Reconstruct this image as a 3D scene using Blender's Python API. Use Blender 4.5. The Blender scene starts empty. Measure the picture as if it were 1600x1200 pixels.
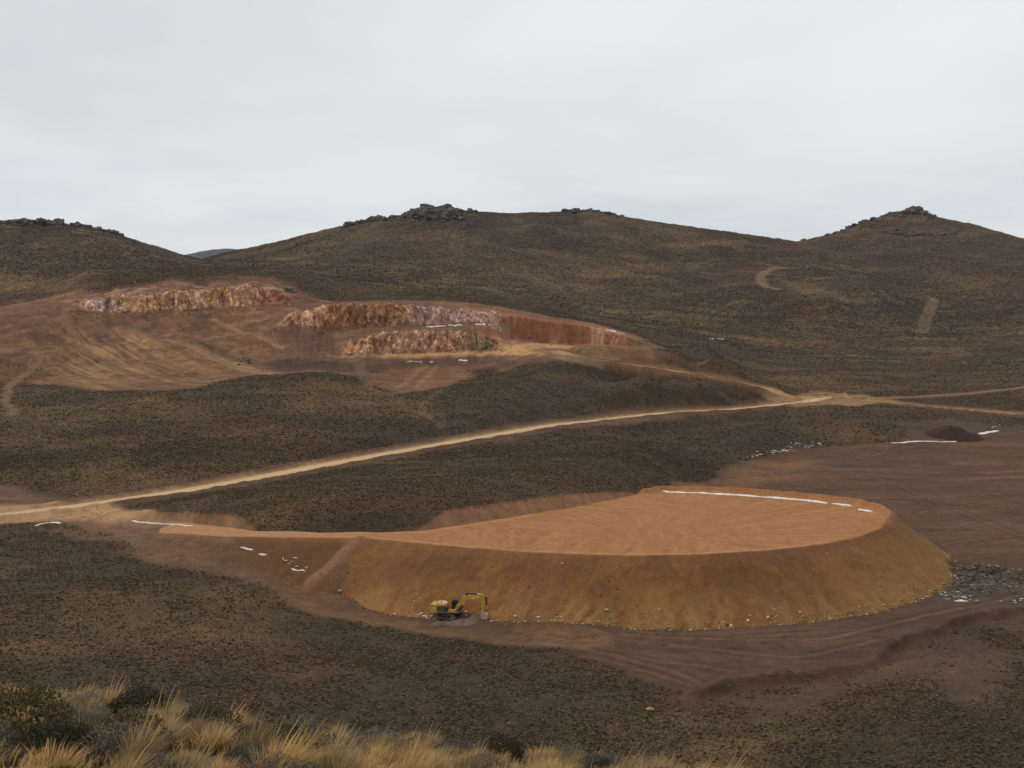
import bpy, bmesh, math, random
import numpy as np
from mathutils import Vector, Matrix, Euler

random.seed(7)
RNG = np.random.default_rng(11)
SC = bpy.context.scene
COL = SC.collection

# ------------------------------------------------------------------ camera
CH = 66.0                     # height of the lens above the plain
F = 2200.0                    # focal length in pixels of a 1600 px wide frame
HOR = 440.0                   # row of the eye level
PITCH = math.atan((600 - HOR) / F)
cam = bpy.data.cameras.new('camera')
cam.sensor_width = 36.0
cam.lens = 36.0 * F / 1600.0
cam.clip_start = 0.1
cam.clip_end = 40000
cam.dof.use_dof = True
cam.dof.focus_distance = 260
cam.dof.aperture_fstop = 16.0
camo = bpy.data.objects.new('camera', cam)
COL.objects.link(camo)
camo.location = (0, 0, CH)
camo.rotation_euler = (math.pi / 2 - PITCH, 0, 0)
SC.camera = camo

# ------------------------------------------------------------------ world and sun
SUN_EL, SUN_AZ = math.radians(42), math.radians(-70)      # azimuth from +Y, towards +X
W = bpy.data.worlds.new('World'); SC.world = W; W.use_nodes = True
nt = W.node_tree; nt.nodes.clear()
def N(nt, t, **k):
    n = nt.nodes.new(t)
    for a, b in k.items(): setattr(n, a, b)
    return n
def L(nt, a, b): nt.links.new(a, b)
def ramp(nt, fac, stops, interp='LINEAR'):
    r = N(nt, 'ShaderNodeValToRGB'); r.color_ramp.interpolation = interp
    e = r.color_ramp.elements
    while len(e) > 1: e.remove(e[-1])
    e[0].position = stops[0][0]; e[0].color = tuple(stops[0][1]) + (1,)
    for p, c in stops[1:]:
        x = e.new(p); x.color = tuple(c) + (1,)
    L(nt, fac, r.inputs['Fac']); return r.outputs['Color']
def mixc(nt, fac, a, b, mode='MIX'):
    m = N(nt, 'ShaderNodeMix', data_type='RGBA', blend_type=mode)
    for s, v in ((m.inputs[0], fac), (m.inputs[6], a), (m.inputs[7], b)):
        if isinstance(v, (int, float)): s.default_value = v
        elif isinstance(v, tuple): s.default_value = v + ((1,) if len(v) == 3 else ())
        else: L(nt, v, s)
    return m.outputs[2]
def mth(nt, op, a, b=None, c=None, clamp=False):
    m = N(nt, 'ShaderNodeMath', operation=op); m.use_clamp = clamp
    for i, v in enumerate((a, b, c)):
        if v is None: continue
        if isinstance(v, (int, float)): m.inputs[i].default_value = v
        else: L(nt, v, m.inputs[i])
    return m.outputs[0]
def noise(nt, vec, scale, detail=4, rough=.55, dist=0):
    n = N(nt, 'ShaderNodeTexNoise'); n.inputs['Scale'].default_value = scale
    n.inputs['Detail'].default_value = detail; n.inputs['Roughness'].default_value = rough
    n.inputs['Distortion'].default_value = dist
    if vec is not None: L(nt, vec, n.inputs['Vector'])
    return n.outputs['Fac']
def mapping(nt, vec, scale=(1, 1, 1), rot=(0, 0, 0), loc=(0, 0, 0)):
    m = N(nt, 'ShaderNodeMapping'); m.inputs['Scale'].default_value = scale
    m.inputs['Rotation'].default_value = rot; m.inputs['Location'].default_value = loc
    L(nt, vec, m.inputs['Vector']); return m.outputs[0]

sky = N(nt, 'ShaderNodeTexSky', sky_type='NISHITA', sun_disc=False)
sky.sun_elevation = SUN_EL; sky.sun_rotation = SUN_AZ
tc = N(nt, 'ShaderNodeTexCoord')
sep = N(nt, 'ShaderNodeSeparateXYZ'); L(nt, tc.outputs['Generated'], sep.inputs[0])
zc = mth(nt, 'MAXIMUM', sep.outputs['Z'], 0.0)
den = mth(nt, 'ADD', zc, 0.16)
comb = N(nt, 'ShaderNodeCombineXYZ')
L(nt, mth(nt, 'DIVIDE', sep.outputs['X'], den), comb.inputs[0])
L(nt, mth(nt, 'DIVIDE', sep.outputs['Y'], den), comb.inputs[1])
cn1 = noise(nt, mapping(nt, comb.outputs[0], (1.0, .75, 1), loc=(3.1, .6, 0)), .55, 3, .45, .2)
cn2 = noise(nt, mapping(nt, comb.outputs[0], (1.0, .8, 1), loc=(7.7, 2.2, 0)), 1.5, 5, .5, .3)
cn = mth(nt, 'ADD', mth(nt, 'MULTIPLY', cn1, .7), mth(nt, 'MULTIPLY', cn2, .3))
SKYM = 10.0                                     # background strength is 0.1
cl = ramp(nt, cn, [(.34, (.66, .69, .715)), (.46, (.75, .775, .79)), (.58, (.83, .845, .85)), (.70, (.88, .89, .89))])
# thinner cloud, bluish, low over the horizon, with a bright gap on the skyline
low = mth(nt, 'MULTIPLY', mth(nt, 'SUBTRACT', 1.0, mth(nt, 'MULTIPLY', zc, 9.0), None, True), 1.0)
lown = noise(nt, mapping(nt, tc.outputs['Generated'], (2.4, 2.4, 15), loc=(.35, 0, 0)), 2.0, 4, .55, .2)
lowc = ramp(nt, lown, [(.36, (.58, .675, .75)), (.50, (.70, .755, .795)), (.60, (.78, .82, .845)), (.72, (.84, .85, .845))])
cl = mixc(nt, mth(nt, 'MULTIPLY', low, .9), cl, lowc)
gap = mth(nt, 'MULTIPLY', mth(nt, 'SUBTRACT', 1.0, mth(nt, 'MULTIPLY', zc, 26.0), None, True), mth(nt, 'MULTIPLY', noise(nt, mapping(nt, tc.outputs['Generated'], (3, 3, 20), loc=(2.2, 0, 0)), 1.6, 3), 1.7), None, True)
cl = mixc(nt, gap, cl, (.90, .895, .87))
clb = N(nt, 'ShaderNodeVectorMath', operation='SCALE'); clb.inputs['Scale'].default_value = SKYM
L(nt, cl, clb.inputs[0])
tot = mixc(nt, .96, sky.outputs[0], clb.outputs[0])
bg = N(nt, 'ShaderNodeBackground'); bg.inputs['Strength'].default_value = .1
L(nt, tot, bg.inputs['Color'])
wo = N(nt, 'ShaderNodeOutputWorld'); L(nt, bg.outputs[0], wo.inputs['Surface'])

sl = bpy.data.lights.new('sun', 'SUN'); sl.energy = 1.4; sl.angle = math.radians(12); sl.color = (1, .88, .72)
so = bpy.data.objects.new('sun', sl); COL.objects.link(so)
sd = Vector((math.sin(SUN_AZ) * math.cos(SUN_EL), math.cos(SUN_AZ) * math.cos(SUN_EL), math.sin(SUN_EL)))
so.rotation_euler = sd.to_track_quat('Z', 'Y').to_euler(); so.location = (-60, 40, 160)

SC.view_settings.view_transform = 'Standard'; SC.view_settings.look = 'None'
SC.view_settings.exposure = 0; SC.view_settings.gamma = 1; SC.view_settings.use_curve_mapping = False

# ------------------------------------------------------------------ numpy noise
def _hash(ix, iy, seed):
    h = (ix.astype(np.int64) * 374761393 + iy.astype(np.int64) * 668265263 + seed * 1442695041) & 0xffffffff
    h = ((h ^ (h >> 13)) * 1274126177) & 0xffffffff
    h = h ^ (h >> 16)
    return (h & 0xffff).astype(np.float32) / 65535.0
def vnoise(x, y, seed=0):
    ix = np.floor(x); iy = np.floor(y)
    fx = (x - ix).astype(np.float32); fy = (y - iy).astype(np.float32)
    ix = ix.astype(np.int64); iy = iy.astype(np.int64)
    fx = fx * fx * fx * (fx * (fx * 6 - 15) + 10); fy = fy * fy * fy * (fy * (fy * 6 - 15) + 10)
    a = _hash(ix, iy, seed); b = _hash(ix + 1, iy, seed); c = _hash(ix, iy + 1, seed); d = _hash(ix + 1, iy + 1, seed)
    return (a + (b - a) * fx) * (1 - fy) + (c + (d - c) * fx) * fy
def fbm(x, y, octaves=4, seed=0, gain=.5):
    s = 0; a = 1; t = 0
    cx, sx = .8, .6
    for o in range(octaves):
        s = s + a * (vnoise(x, y, seed + o * 17) - .5) * 2
        t += a; a *= gain
        x, y = (x * cx - y * sx) * 2.03 + 11.3, (x * sx + y * cx) * 2.03 + 5.7
    return s / t
def sstep(a, b, x):
    t = np.clip((x - a) / (b - a), 0.0, 1.0); return t * t * (3 - 2 * t)
def lerp(a, b, t): return a + (b - a) * t

# ------------------------------------------------------------------ rays
cp, sp_ = math.cos(PITCH), math.sin(PITCH)
def ray(px, py):
    """azimuth and tangent of the depression angle of a picture point"""
    px = np.asarray(px, float); py = np.asarray(py, float)
    x = px - 800; yy = F * np.ones_like(px); zz = 600 - py
    Y = yy * cp + zz * sp_; Z = -yy * sp_ + zz * cp
    h = np.hypot(x, Y)
    return np.arctan2(x, Y), -Z / h
def az_of(px, py=640): return ray(px, np.full_like(np.asarray(px, float), py))[0]
def onz(px, py, z):
    a, t = ray(px, py); d = (CH - np.asarray(z, float)) / t
    return np.stack([d * np.sin(a), d * np.cos(a)], -1)
def px_of(az):            # picture column of an azimuth near eye level
    return 800 + F * np.tan(np.clip(az, -1.2, 1.2))

# ------------------------------------------------------------------ control points of the land
ctl = []     # az, d, z
def cz(px, py, z):
    a, t = ray(px, py); ctl.append((float(a), float((CH - z) / t), z))
def cd(px, py, d):
    a, t = ray(px, py); ctl.append((float(a), d, float(CH - d * t)))
def cw(px, d, z): ctl.append((float(ray(px, 640)[0]), d, z))
for q in [(-300,1150,5),(0,1100,5),(300,1060,4),(600,1100,1.5),(1000,1190,0),(1400,1190,0),(1800,1190,0),(2100,1190,1),
          (-300,950,6),(0,900,5),(200,900,4.6),(400,900,4.2),(200,1000,4.4),(0,1000,5),
          (492,905,3.2),(540,931,1.5),(600,948,.25),(650,956,.15),(700,961,.3),(770,970,.0),(600,980,-.1),(720,990,-.2),(1000,985,-.2),(1300,966,-.2),(1490,884,0),(1750,900,0),(1600,1000,.5),(1300,1100,0),(900,1050,.2),(1500,1110,1),(2000,950,1),
          (-300,822,4),(0,806,4),(100,799,4),(200,781,5.5),(300,764,7),(400,745,8.5),(500,727,9.5),(600,709,10.2),(700,692,10.6),(800,675,10.8),(900,660,10.2),(1000,650,9),(1100,643,8.4),(1270,627,8),
          (180,822,5.1),(280,836,7.1),(300,845,7.3),(330,843,8.0),(355,847,8.4),(400,863,6.3),(450,882,4.8),(340,872,6.0),(250,850,5.6),
          (250,795,7.8),(330,800,10.2),(400,795,12),(500,800,13.5),(600,800,14),(700,792,14.5),(800,776,14.5),(900,762,14),(980,752,12),(1040,742,8),(800,730,14),(600,750,12.5),(1000,700,10.5),(1100,705,5.5),
          (1100,745,2.5),(1200,712,2.2),(1300,695,2),(1500,685,2),(1750,700,2),(1600,760,.5),(1500,810,0),(1300,740,1.2),(2000,760,1),
          (1200,670,8.5),(1350,655,8),(1500,655,6),(1420,632,8),(1600,650,6),(1800,662,5),(2100,660,6),
          (0,750,7),(200,720,9.5),(400,700,12),(0,690,12),(-300,700,12),(200,660,16),(600,650,16),(400,640,19),(800,630,17),(1000,618,13),(1150,625,10)]: cz(*q)
QX = np.array([-250,-150,0,100,200,300,400,460,520,600,680,750,800,860,930,990,1040,1120], float)
QY = np.array([
 [576,575,572,568,565,560,557,556,555,553,551,549,547,545,544,545,549,562],   # A
 [572,570,566,562,558,553,549,547,549,521,518,526,541,542,541,543,547,560],   # B
 [552,550,546,541,536,531,522,507,514,511,507,503,530,537,538,541,545,558],   # C
 [550,548,544,539,534,529,518,490,478,475,481,488,494,503,512,530,543,556],   # D
 [510,505,495,486,488,484,479,474,475,473,476,482,488,499,509,528,542,555],   # E
 [508,501,490,478,464,458,449,464,473,471,473,477,485,497,507,526,541,554],   # F
 [505,498,481,463,442,435,436,453,470,469,471,475,483,495,506,525,540,553]],float)  # G
QD = np.array([700, 706, 726, 732, 764, 770, 786], float)
for i, k in enumerate(QX):
    for j in (0, 2, 4, 6):
        cd(k, QY[j, i], QD[j])
for q in [(-300,615,620),(-100,618,620),(100,612,620),(200,608,625),(300,600,635),(400,588,645),(500,580,655),(600,606,635),(700,598,640),(800,585,660),(900,582,655),(1000,593,650),(1100,606,650),(940,568,690),(1000,577,693),(1080,589,696),(1180,606,690),(1240,617,685)]: cd(*q)
for q in [(1130,575,770),(1300,590,770),(1500,600,770),(1750,612,740),(2100,620,740),(1130,545,860),(1300,560,880),(1500,570,880),(1750,575,880),(2100,580,880),
          (1130,510,980),(1400,520,1010),(1700,530,1010),(2100,540,1000),
          (700,440,1060),(1000,460,1120),(1000,400,1420),(1200,455,1150),(1200,410,1420),(1400,460,1200),(1400,420,1450),(1430,380,1680),(1600,440,1400),(1650,410,1600),(2000,460,1400),
          (500,430,1050),(500,395,1330),(700,385,1330),(850,390,1350),
          (0,455,960),(200,425,960),(0,415,1060),(150,400,1100),(-200,430,1000),(-350,440,1000),(300,425,1050),(380,425,1080),(400,408,1300)]: cd(*q)
CRX = np.array([-400,-200,-100,0,60,80,140,190,220,250,290,318,350,400,450,500,545,600,650,690,745,800,870,920,970,1050,1150,1245,1290,1330,1365,1390,1420,1450,1520,1600,1700,1900,2200], float)
CRY = np.array([390,372,356,350,350,349,355,367,377,386,400,406,395,385,374,361,351,343,336,331,331,333,331,330,338,350,364,377,367,354,341,333,329,337,351,374,392,405,410], float)
CRD = np.interp(CRX, [-400, 0, 200, 290, 400, 550, 1100, 1245, 1420, 2200], [1300, 1320, 1330, 1400, 1600, 1700, 1750, 1850, 1950, 1900])
for k in range(0, len(CRX)):
    cd(CRX[k], CRY[k], CRD[k])
for k in (-400, 0, 300, 600, 900, 1200, 1420, 1700, 2200):
    cw(k, 2400, 75); cw(k, 3200, 60); cw(k, 9000, 55)
for k in (-300, 200, 800, 1400, 2000): cw(k, 110, 1.0)
ctl = np.array(ctl)

def tps_fit(P, z, lam=1e-5):
    n = len(P); r2 = ((P[:, None] - P[None]) ** 2).sum(-1)
    K = .5 * r2 * np.log(r2 + 1e-12) + np.eye(n) * lam
    A = np.zeros((n + 3, n + 3)); A[:n, :n] = K; A[:n, n] = 1; A[:n, n + 1:] = P
    A[n:, :n] = A[:n, n:].T
    return np.linalg.solve(A, np.concatenate([z, np.zeros(3)]))
def tps_eval(P, w, Q):
    out = np.empty(len(Q)); n = len(P)
    for s in range(0, len(Q), 20000):
        q = Q[s:s + 20000]; r2 = ((q[:, None] - P[None]) ** 2).sum(-1)
        out[s:s + 20000] = (.5 * r2 * np.log(r2 + 1e-12)) @ w[:n] + w[n] + q @ w[n + 1:]
    return out
CP = np.stack([ctl[:, 0] * 2.2, np.log(ctl[:, 1])], -1)
CWT = tps_fit(CP, ctl[:, 2])

# ------------------------------------------------------------------ polar sheet of land
AZ = np.concatenate([np.radians(np.arange(-180, -60, 4.0)), np.radians(np.arange(-60, -34, 1.0)), np.radians(np.arange(-34, -23, .2)),
                     np.radians(np.arange(-23, 23, .056)),
                     np.radians(np.arange(23, 34, .2)), np.radians(np.arange(34, 60, 1.0)), np.radians(np.arange(60, 180.1, 4.0))])
AZ[-1] = math.pi
RD = np.concatenate([np.linspace(1.5, 26, 50, endpoint=False), np.geomspace(26, 120, 26, endpoint=False), np.arange(120, 190, 3.0),
                     np.arange(190, 400, 1.05), np.arange(400, 680, 2.0), np.arange(680, 700, 1.3), np.arange(700, 716, .5), np.arange(716, 724, 1.2), np.arange(724, 742, .5), np.arange(742, 760, 1.3), np.arange(760, 780, .5), np.arange(780, 810, 1.5), np.arange(810, 1100, 4.0),
                     np.arange(1100, 2050, 5.5), np.geomspace(2050, 14000, 60)])
NA, NR = len(AZ), len(RD)
# land form on a coarse grid, then interpolated
ca = np.radians(np.linspace(-33, 33, 330)); cr = np.geomspace(100, 14000, 420)
gA, gR = np.meshgrid(ca, np.log(cr))
coarse = tps_eval(CP, CWT, np.stack([gA.ravel() * 2.2, gR.ravel()], -1)).reshape(gA.shape)
def bil(G, ax, ay, X, Y):
    fx = np.clip(np.interp(X, ax, np.arange(len(ax))), 0, len(ax) - 1.0001)
    fy = np.clip(np.interp(Y, ay, np.arange(len(ay))), 0, len(ay) - 1.0001)
    ix = fx.astype(int); iy = fy.astype(int); fx = fx - ix; fy = fy - iy
    return (G[iy, ix] * (1 - fx) + G[iy, ix + 1] * fx) * (1 - fy) + (G[iy + 1, ix] * (1 - fx) + G[iy + 1, ix + 1] * fx) * fy
A2, R2 = np.meshgrid(AZ, RD)
A2 = A2.astype(np.float64)
X2 = R2 * np.sin(A2); Y2 = R2 * np.cos(A2)
PX2 = px_of(A2)
Zg = bil(coarse, ca, np.log(cr), A2, np.log(R2))
Zg = np.where(R2 > 2500, np.clip(Zg, 30, 90), Zg)
# rolling relief
rel = fbm(X2 / 55, Y2 / 55, 4, 3) * 1.0 * sstep(330, 450, R2) + fbm(X2 / 14, Y2 / 14, 3, 5) * .22 * sstep(150, 300, R2)
hl = sstep(860, 1150, R2) * (1 - sstep(2300, 3000, R2))
wv = X2 + 60 * fbm(X2 / 300, Y2 / 300, 2, 9)
gul = 1 - np.abs(fbm(wv / 120, Y2 / 420, 4, 21))
rel = rel + hl * (1 - .9 * np.exp(-((PX2 - 340) / 120) ** 2)) * ((gul - .8) * 13 + fbm(X2 / 90, Y2 / 90, 4, 8) * 3.0 + fbm(X2 / 22, Y2 / 22, 3, 33) * 1.0)
rel = rel * (1 - .85 * sstep(560, 600, R2) * (1 - sstep(760, 800, R2)) * sstep(830, 900, PX2) * (1 - sstep(1250, 1320, PX2)))
calm = 1 - .8 * sstep(675, 700, R2) * (1 - sstep(800, 860, R2)) * (1 - sstep(1040, 1100, PX2))
Zg = Zg + rel * calm
# quarry profile: benches and faces
wob = fbm(PX2 / 34, R2 * 0 + 3.3, 4, 41)
rib = fbm(PX2 / 5.0, R2 * 0 + 9.1, 3, 43)
fidx = np.zeros_like(Zg); face = np.zeros_like(Zg)
ZQ = np.zeros((7,) + (NA,)); DQ = np.zeros((7, NA))
pxc = px_of(AZ)
for j in range(7):
    yq = np.interp(pxc, QX, QY[j])
    wj = fbm(pxc / 22, np.full(NA, j * 3.7), 4, 50 + j)
    rj = fbm(pxc / 4.0, np.full(NA, j * 5.1), 3, 60 + j)
    hgt = 0
    if j in (1, 3, 5):
        hgt = np.clip(np.interp(pxc, QX, QY[j - 1] - QY[j]), 0, 40)
        yq = yq + rj * np.minimum(hgt * .12, 2.2) + wj * np.minimum(hgt * .1, 2)
    hh = np.clip((np.interp(pxc, QX, QY[j - 1] - QY[j]) if j in (1, 3, 5) else (np.interp(pxc, QX, QY[j] - QY[j + 1]) if j < 6 else 0 * pxc)) / 12, 0, 1)
    dj = QD[j] + rj * 1.1 * hh + wj * 2.5
    if j in (1, 3, 5): dj = np.maximum(dj, DQ[j - 1] + 2.0)
    if j > 0: dj = np.maximum(dj, DQ[j - 1] + 1.0)
    a_, t_ = ray(pxc, yq)
    DQ[j] = dj; ZQ[j] = CH - dj * t_
prof = Zg.copy()
cix = np.where((pxc > -260) & (pxc < 1130))[0]
rows = np.where((RD > 660) & (RD < 860))[0]
for c in cix:
    r = RD[rows]; w = np.interp(pxc[c], [-250, -100, 1020, 1100], [0, 1, 1, 0])
    zz = np.interp(r, DQ[:, c], ZQ[:, c])
    zb = Zg[rows, c]
    win = sstep(DQ[0, c] - 26, DQ[0, c], r) * (1 - sstep(DQ[6, c], DQ[6, c] + 40, r)) * w
    # near and far ends follow the land with the end offset fading
    zz = np.where(r < DQ[0, c], zb + (ZQ[0, c] - np.interp(DQ[0, c], r, zb)), zz)
    zz = np.where(r > DQ[6, c], zb + (ZQ[6, c] - np.interp(DQ[6, c], r, zb)), zz)
    prof[rows, c] = zb + (zz - zb) * win
    k = np.interp(r, DQ[:, c], np.arange(7)); fidx[rows, c] = np.where((r > DQ[0, c]) & (r < DQ[6, c]), k + .001, 0) * (w > .5)
Zg = prof
for a, j in ((0, 0), (2, 1), (4, 2)):
    hg = np.interp(PX2, QX, QY[a] - QY[a + 1])
    f = ((fidx > a + .02) & (fidx < a + 1.2)) * sstep(8, 16, hg) * (1 - sstep(765, 800, PX2 + 12 * wob))
    face = np.maximum(face, f)
Zg = Zg + face * (rib * .35 + 1.3 * fbm(X2 / 3.2, R2 / 1.6, 3, 44) + .6 * (_hash(np.floor(X2 / 2.6 + .3 * R2), np.floor(R2 / 1.9), 9) - .5) + .8 * fbm(X2 / 9, R2 / 5, 2, 45))
furrow = fbm((X2 + .75 * (R2 - 700)) / 2.4, R2 / 80, 3, 46)
fz = sstep(640, 660, R2) * (1 - sstep(755, 768, R2)) * sstep(40, 110, PX2) * (1 - sstep(420, 470, PX2))
Zg = Zg + furrow * .7 * fz + .5 * fbm(X2 / 5, R2 / 5, 4, 47) * sstep(640, 660, R2) * (1 - sstep(790, 820, R2)) * (1 - sstep(1000, 1060, PX2))
# skyline fitted column by column
m = (RD > 900) & (RD < 2300)
el = (Zg[m] - CH) / RD[m][:, None]
mx = el.max(0)
jag = fbm(pxc / 9, pxc * 0, 4, 77) * 1.0
tgt = -ray(pxc, np.interp(pxc, CRX, CRY) + jag)[1]
dpk = RD[m][el.argmax(0)]
wt = np.exp(-((R2 - dpk[None]) / 230.0) ** 2)
Zg = Zg + wt * ((tgt - mx) * dpk)[None] * (np.abs(A2) < .6)
Zg = np.where((R2 > 840) & (R2 < 4500) & (np.abs(A2) < .6), np.minimum(Zg, CH + R2 * tgt[None] + .2), Zg)
capy = lerp(433.0, 412.0, np.clip((R2 - 790) / 230, 0, 1)) - 26 * sstep(240, 120, PX2) * sstep(800, 1000, R2)
capz = CH - R2 * ray(PX2, capy)[1] + .5 * fbm(X2 / 25, Y2 / 25, 3, 78)
bw = sstep(60, 200, PX2) * (1 - sstep(430, 560, PX2)) * (R2 > 789) * (1 - sstep(1000, 1060, R2))
Zg = Zg + (np.minimum(Zg, capz) - Zg) * bw
# far blue hill
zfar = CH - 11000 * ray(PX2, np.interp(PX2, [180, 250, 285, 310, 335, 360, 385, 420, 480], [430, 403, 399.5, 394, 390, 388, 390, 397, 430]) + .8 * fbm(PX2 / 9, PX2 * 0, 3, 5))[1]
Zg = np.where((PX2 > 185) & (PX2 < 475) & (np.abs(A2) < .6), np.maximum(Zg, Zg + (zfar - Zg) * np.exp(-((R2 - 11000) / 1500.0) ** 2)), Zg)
# near ridge the photographer stands on
dE = 20.0
depE = np.interp(PX2, [-900, -300, 0, 200, 400, 600, 800, 1000, 1100, 1600, 2400], ray([0, 0, 0, 200, 400, 600, 800, 1000, 1100, 1600, 1600], [1052, 1076, 1100, 1119, 1146, 1170, 1192, 1206, 1216, 1300, 1340])[1])
depE = np.where(np.abs(A2) > 1.0, .35, depE)
zE = CH - dE * depE
rz = 64.4 - (64.4 - zE) * (np.minimum(R2, dE) / dE) ** 1.12
rz = rz - .62 * np.maximum(R2 - dE, 0) - .25 * np.clip(R2 - dE, 0, 4)
rz = rz + fbm(X2 / 1.7, Y2 / 1.7, 3, 90) * .10 * sstep(2, 6, R2) * (1 - sstep(25, 60, R2)) + fbm(X2 / 8, Y2 / 8, 2, 91) * .25 * sstep(6, 12, R2) * (1 - sstep(60, 100, R2))
ridge = (rz > Zg) & (R2 < 200)
kk = 3.0
Zg = np.where(R2 < 200, np.where(R2 < 60, rz, kk * np.logaddexp(rz / kk, Zg / kk)), Zg)

def zat(x, y):
    x = np.asarray(x, float); y = np.asarray(y, float)
    return bil(Zg, AZ, RD, np.arctan2(x, y), np.hypot(x, y))
def hit(px, py):
    """first point of the land seen along a picture ray"""
    a, t = ray(px, py); a = float(a); t = float(t)
    d = np.arange(100, 2100, 1.0)
    z = zat(d * math.sin(a), d * math.cos(a))
    over = np.where((CH - z) / d <= t)[0]
    k = d[over[0]] if len(over) else 1500.0
    return np.array([k * math.sin(a), k * math.cos(a)])
def hits(pts, sub=0):
    if sub:
        p = np.array(pts, float); q = []
        for a, b in zip(p[:-1], p[1:]):
            n = max(1, int(np.hypot(*(b - a)) / sub))
            for i in range(n): q.append(a + (b - a) * i / n)
        q.append(p[-1]); pts = q
    return np.array([hit(*p) for p in pts])

def sdist(poly, X, Y):
    """signed distance to a polygon, negative inside"""
    P = np.asarray(poly, float); n = len(P)
    best = np.full(X.shape, 1e18); ins = np.zeros(X.shape, bool)
    for i in range(n):
        x0, y0 = P[i]; x1, y1 = P[(i + 1) % n]
        ex, ey = x1 - x0, y1 - y0
        t = np.clip(((X - x0) * ex + (Y - y0) * ey) / (ex * ex + ey * ey + 1e-12), 0, 1)
        best = np.minimum(best, (X - x0 - t * ex) ** 2 + (Y - y0 - t * ey) ** 2)
        if y0 != y1:
            c = ((y0 > Y) != (y1 > Y)) & (X < ex * (Y - y0) / (y1 - y0) + x0)
            ins ^= c
    s = np.sqrt(best); return np.where(ins, -s, s)
def hit_s(px, py):
    a, t = ray(px, py); a = float(a); t = float(t); d = np.arange(180, 1300, .8); z = surf(d * math.sin(a), d * math.cos(a)); k = d[np.where((CH - z) / d <= t)[0][0]]
    return np.array([k * math.sin(a), k * math.cos(a)])
def hits_s(pts, sub=0):
    p = np.array(pts, float); q = []
    for a, b in zip(p[:-1], p[1:]):
        n = max(1, int(np.hypot(*(b - a)) / sub)) if sub else 1
        for i in range(n): q.append(a + (b - a) * i / n)
    q.append(p[-1]); return np.array([hit_s(*k) for k in q])
def ldist(line, X, Y):
    P = np.asarray(line, float); best = np.full(X.shape, 1e18)
    for (x0, y0), (x1, y1) in zip(P[:-1], P[1:]):
        ex, ey = x1 - x0, y1 - y0
        t = np.clip(((X - x0) * ex + (Y - y0) * ey) / (ex * ex + ey * ey + 1e-12), 0, 1)
        best = np.minimum(best, (X - x0 - t * ex) ** 2 + (Y - y0 - t * ey) ** 2)
    return np.sqrt(best)
def boxed(fn, poly, margin, default, warp=0, wl=12):
    P = np.asarray(poly); x0, y0 = P.min(0) - margin; x1, y1 = P.max(0) + margin
    mk = (X2 > x0) & (X2 < x1) & (Y2 > y0) & (Y2 < y1)
    out = np.full(X2.shape, float(default))
    xs, ys = X2[mk], Y2[mk]
    if warp:
        xs, ys = xs + warp * fbm(xs / wl, ys / wl, 3, 101), ys + warp * fbm(xs / wl, ys / wl, 3, 102)
    out[mk] = fn(poly, xs, ys); return out
def pmask(pts, soft=3, warp=2, wl=12, img=True):
    P = hits(pts, 60) if img else np.asarray(pts)
    return 1 - sstep(-soft, soft, boxed(sdist, P, soft * 2 + warp * 2, 1e3, warp, wl))
def lmask(P, width, soft=1, warp=0, wl=12):
    return 1 - sstep(width / 2 - soft, width / 2 + soft, boxed(ldist, P, width + soft * 3 + warp * 2, 1e3, warp, wl))

# ------------------------------------------------------------------ embankment outline
def ztop_px(px): return np.interp(px, [120, 190, 280, 355, 450, 560], [4.2, 5.2, 7.2, 8.8, 10.2, 11.0])
near = [(190,822),(280,832),(350,838),(400,838),(450,839),(545,840),(600,843),(700,853),(800,861),(900,866),(1000,868),(1100,866),(1200,860),(1290,850),(1344,838),(1381,824),(1394,809)]
far = [(1381,797),(1340,787),(1270,778),(1180,771),(1100,767),(1040,766),(1005,770),(950,782),(880,795),(800,808),(730,819),(665,829),(600,832),(500,832),(400,829),(330,820),(250,810),(190,803)]
OUT = np.array([onz(p, q, ztop_px(p)) for p, q in near + far])
BERM = np.array([onz(p, q, 11) for p, q in [(1387,824),(1396,809),(1381,797),(1340,787),(1270,778),(1180,771),(1100,767),(1040,766),(1005,770)]])
def ztop(x, y): return ztop_px(px_of(np.arctan2(x, y)))
# cut of the hillside behind the platform, and the land held below its fill
mk = (X2 > -140) & (X2 < 130) & (Y2 > 230) & (Y2 < 420)
S = np.full(X2.shape, 1e3); S[mk] = sdist(OUT, X2[mk], Y2[mk])
zt = ztop(X2, Y2)
coff = .1 + .7 * sstep(200, 300, PX2)
cutz = np.where(S < 0, zt - coff, zt - coff + S * 1.1 + .25 * fbm(X2 / 3, Y2 / 3, 2, 7))
CUT = sstep(-.3, .5, Zg - cutz) * mk
Zg = np.where(mk, np.minimum(Zg, cutz), Zg)

# roads in world coordinates
def smooth(P, n=3):
    for _ in range(n):
        P = np.concatenate([P[:1], (P[:-1] * .75 + P[1:] * .25)[0:], (P[-1:])]) if False else np.concatenate([[P[0]], np.stack([P[:-1] * .75 + P[1:] * .25, P[:-1] * .25 + P[1:] * .75], 1).reshape(-1, 2), [P[-1]]])
    return P
R_main = smooth(hits([(-140,818),(-60,813),(0,806),(100,798),(200,781),(300,764),(400,745),(500,727),(600,709),(700,692),(800,675),(900,660),(1000,650),(1100,643),(1200,635),(1262,628),(1300,624)]), 2)
R_quarry = smooth(hits([(1300,624),(1240,617),(1180,606),(1080,589),(1000,577),(940,568),(890,556),(862,548)]), 2)
R_east = smooth(hits([(1275,626),(1330,624),(1400,631),(1480,638),(1600,649),(1750,660)]), 2)
R_spur = smooth(hits([(1330,624),(1430,621),(1540,614),(1620,602),(1750,590)]), 2)
R_low = smooth(hits([(120,806),(200,822),(260,838),(330,860),(400,885),(450,905),(490,925),(540,950),(620,968),(700,980),(780,990),(900,1000)]), 2)

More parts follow.
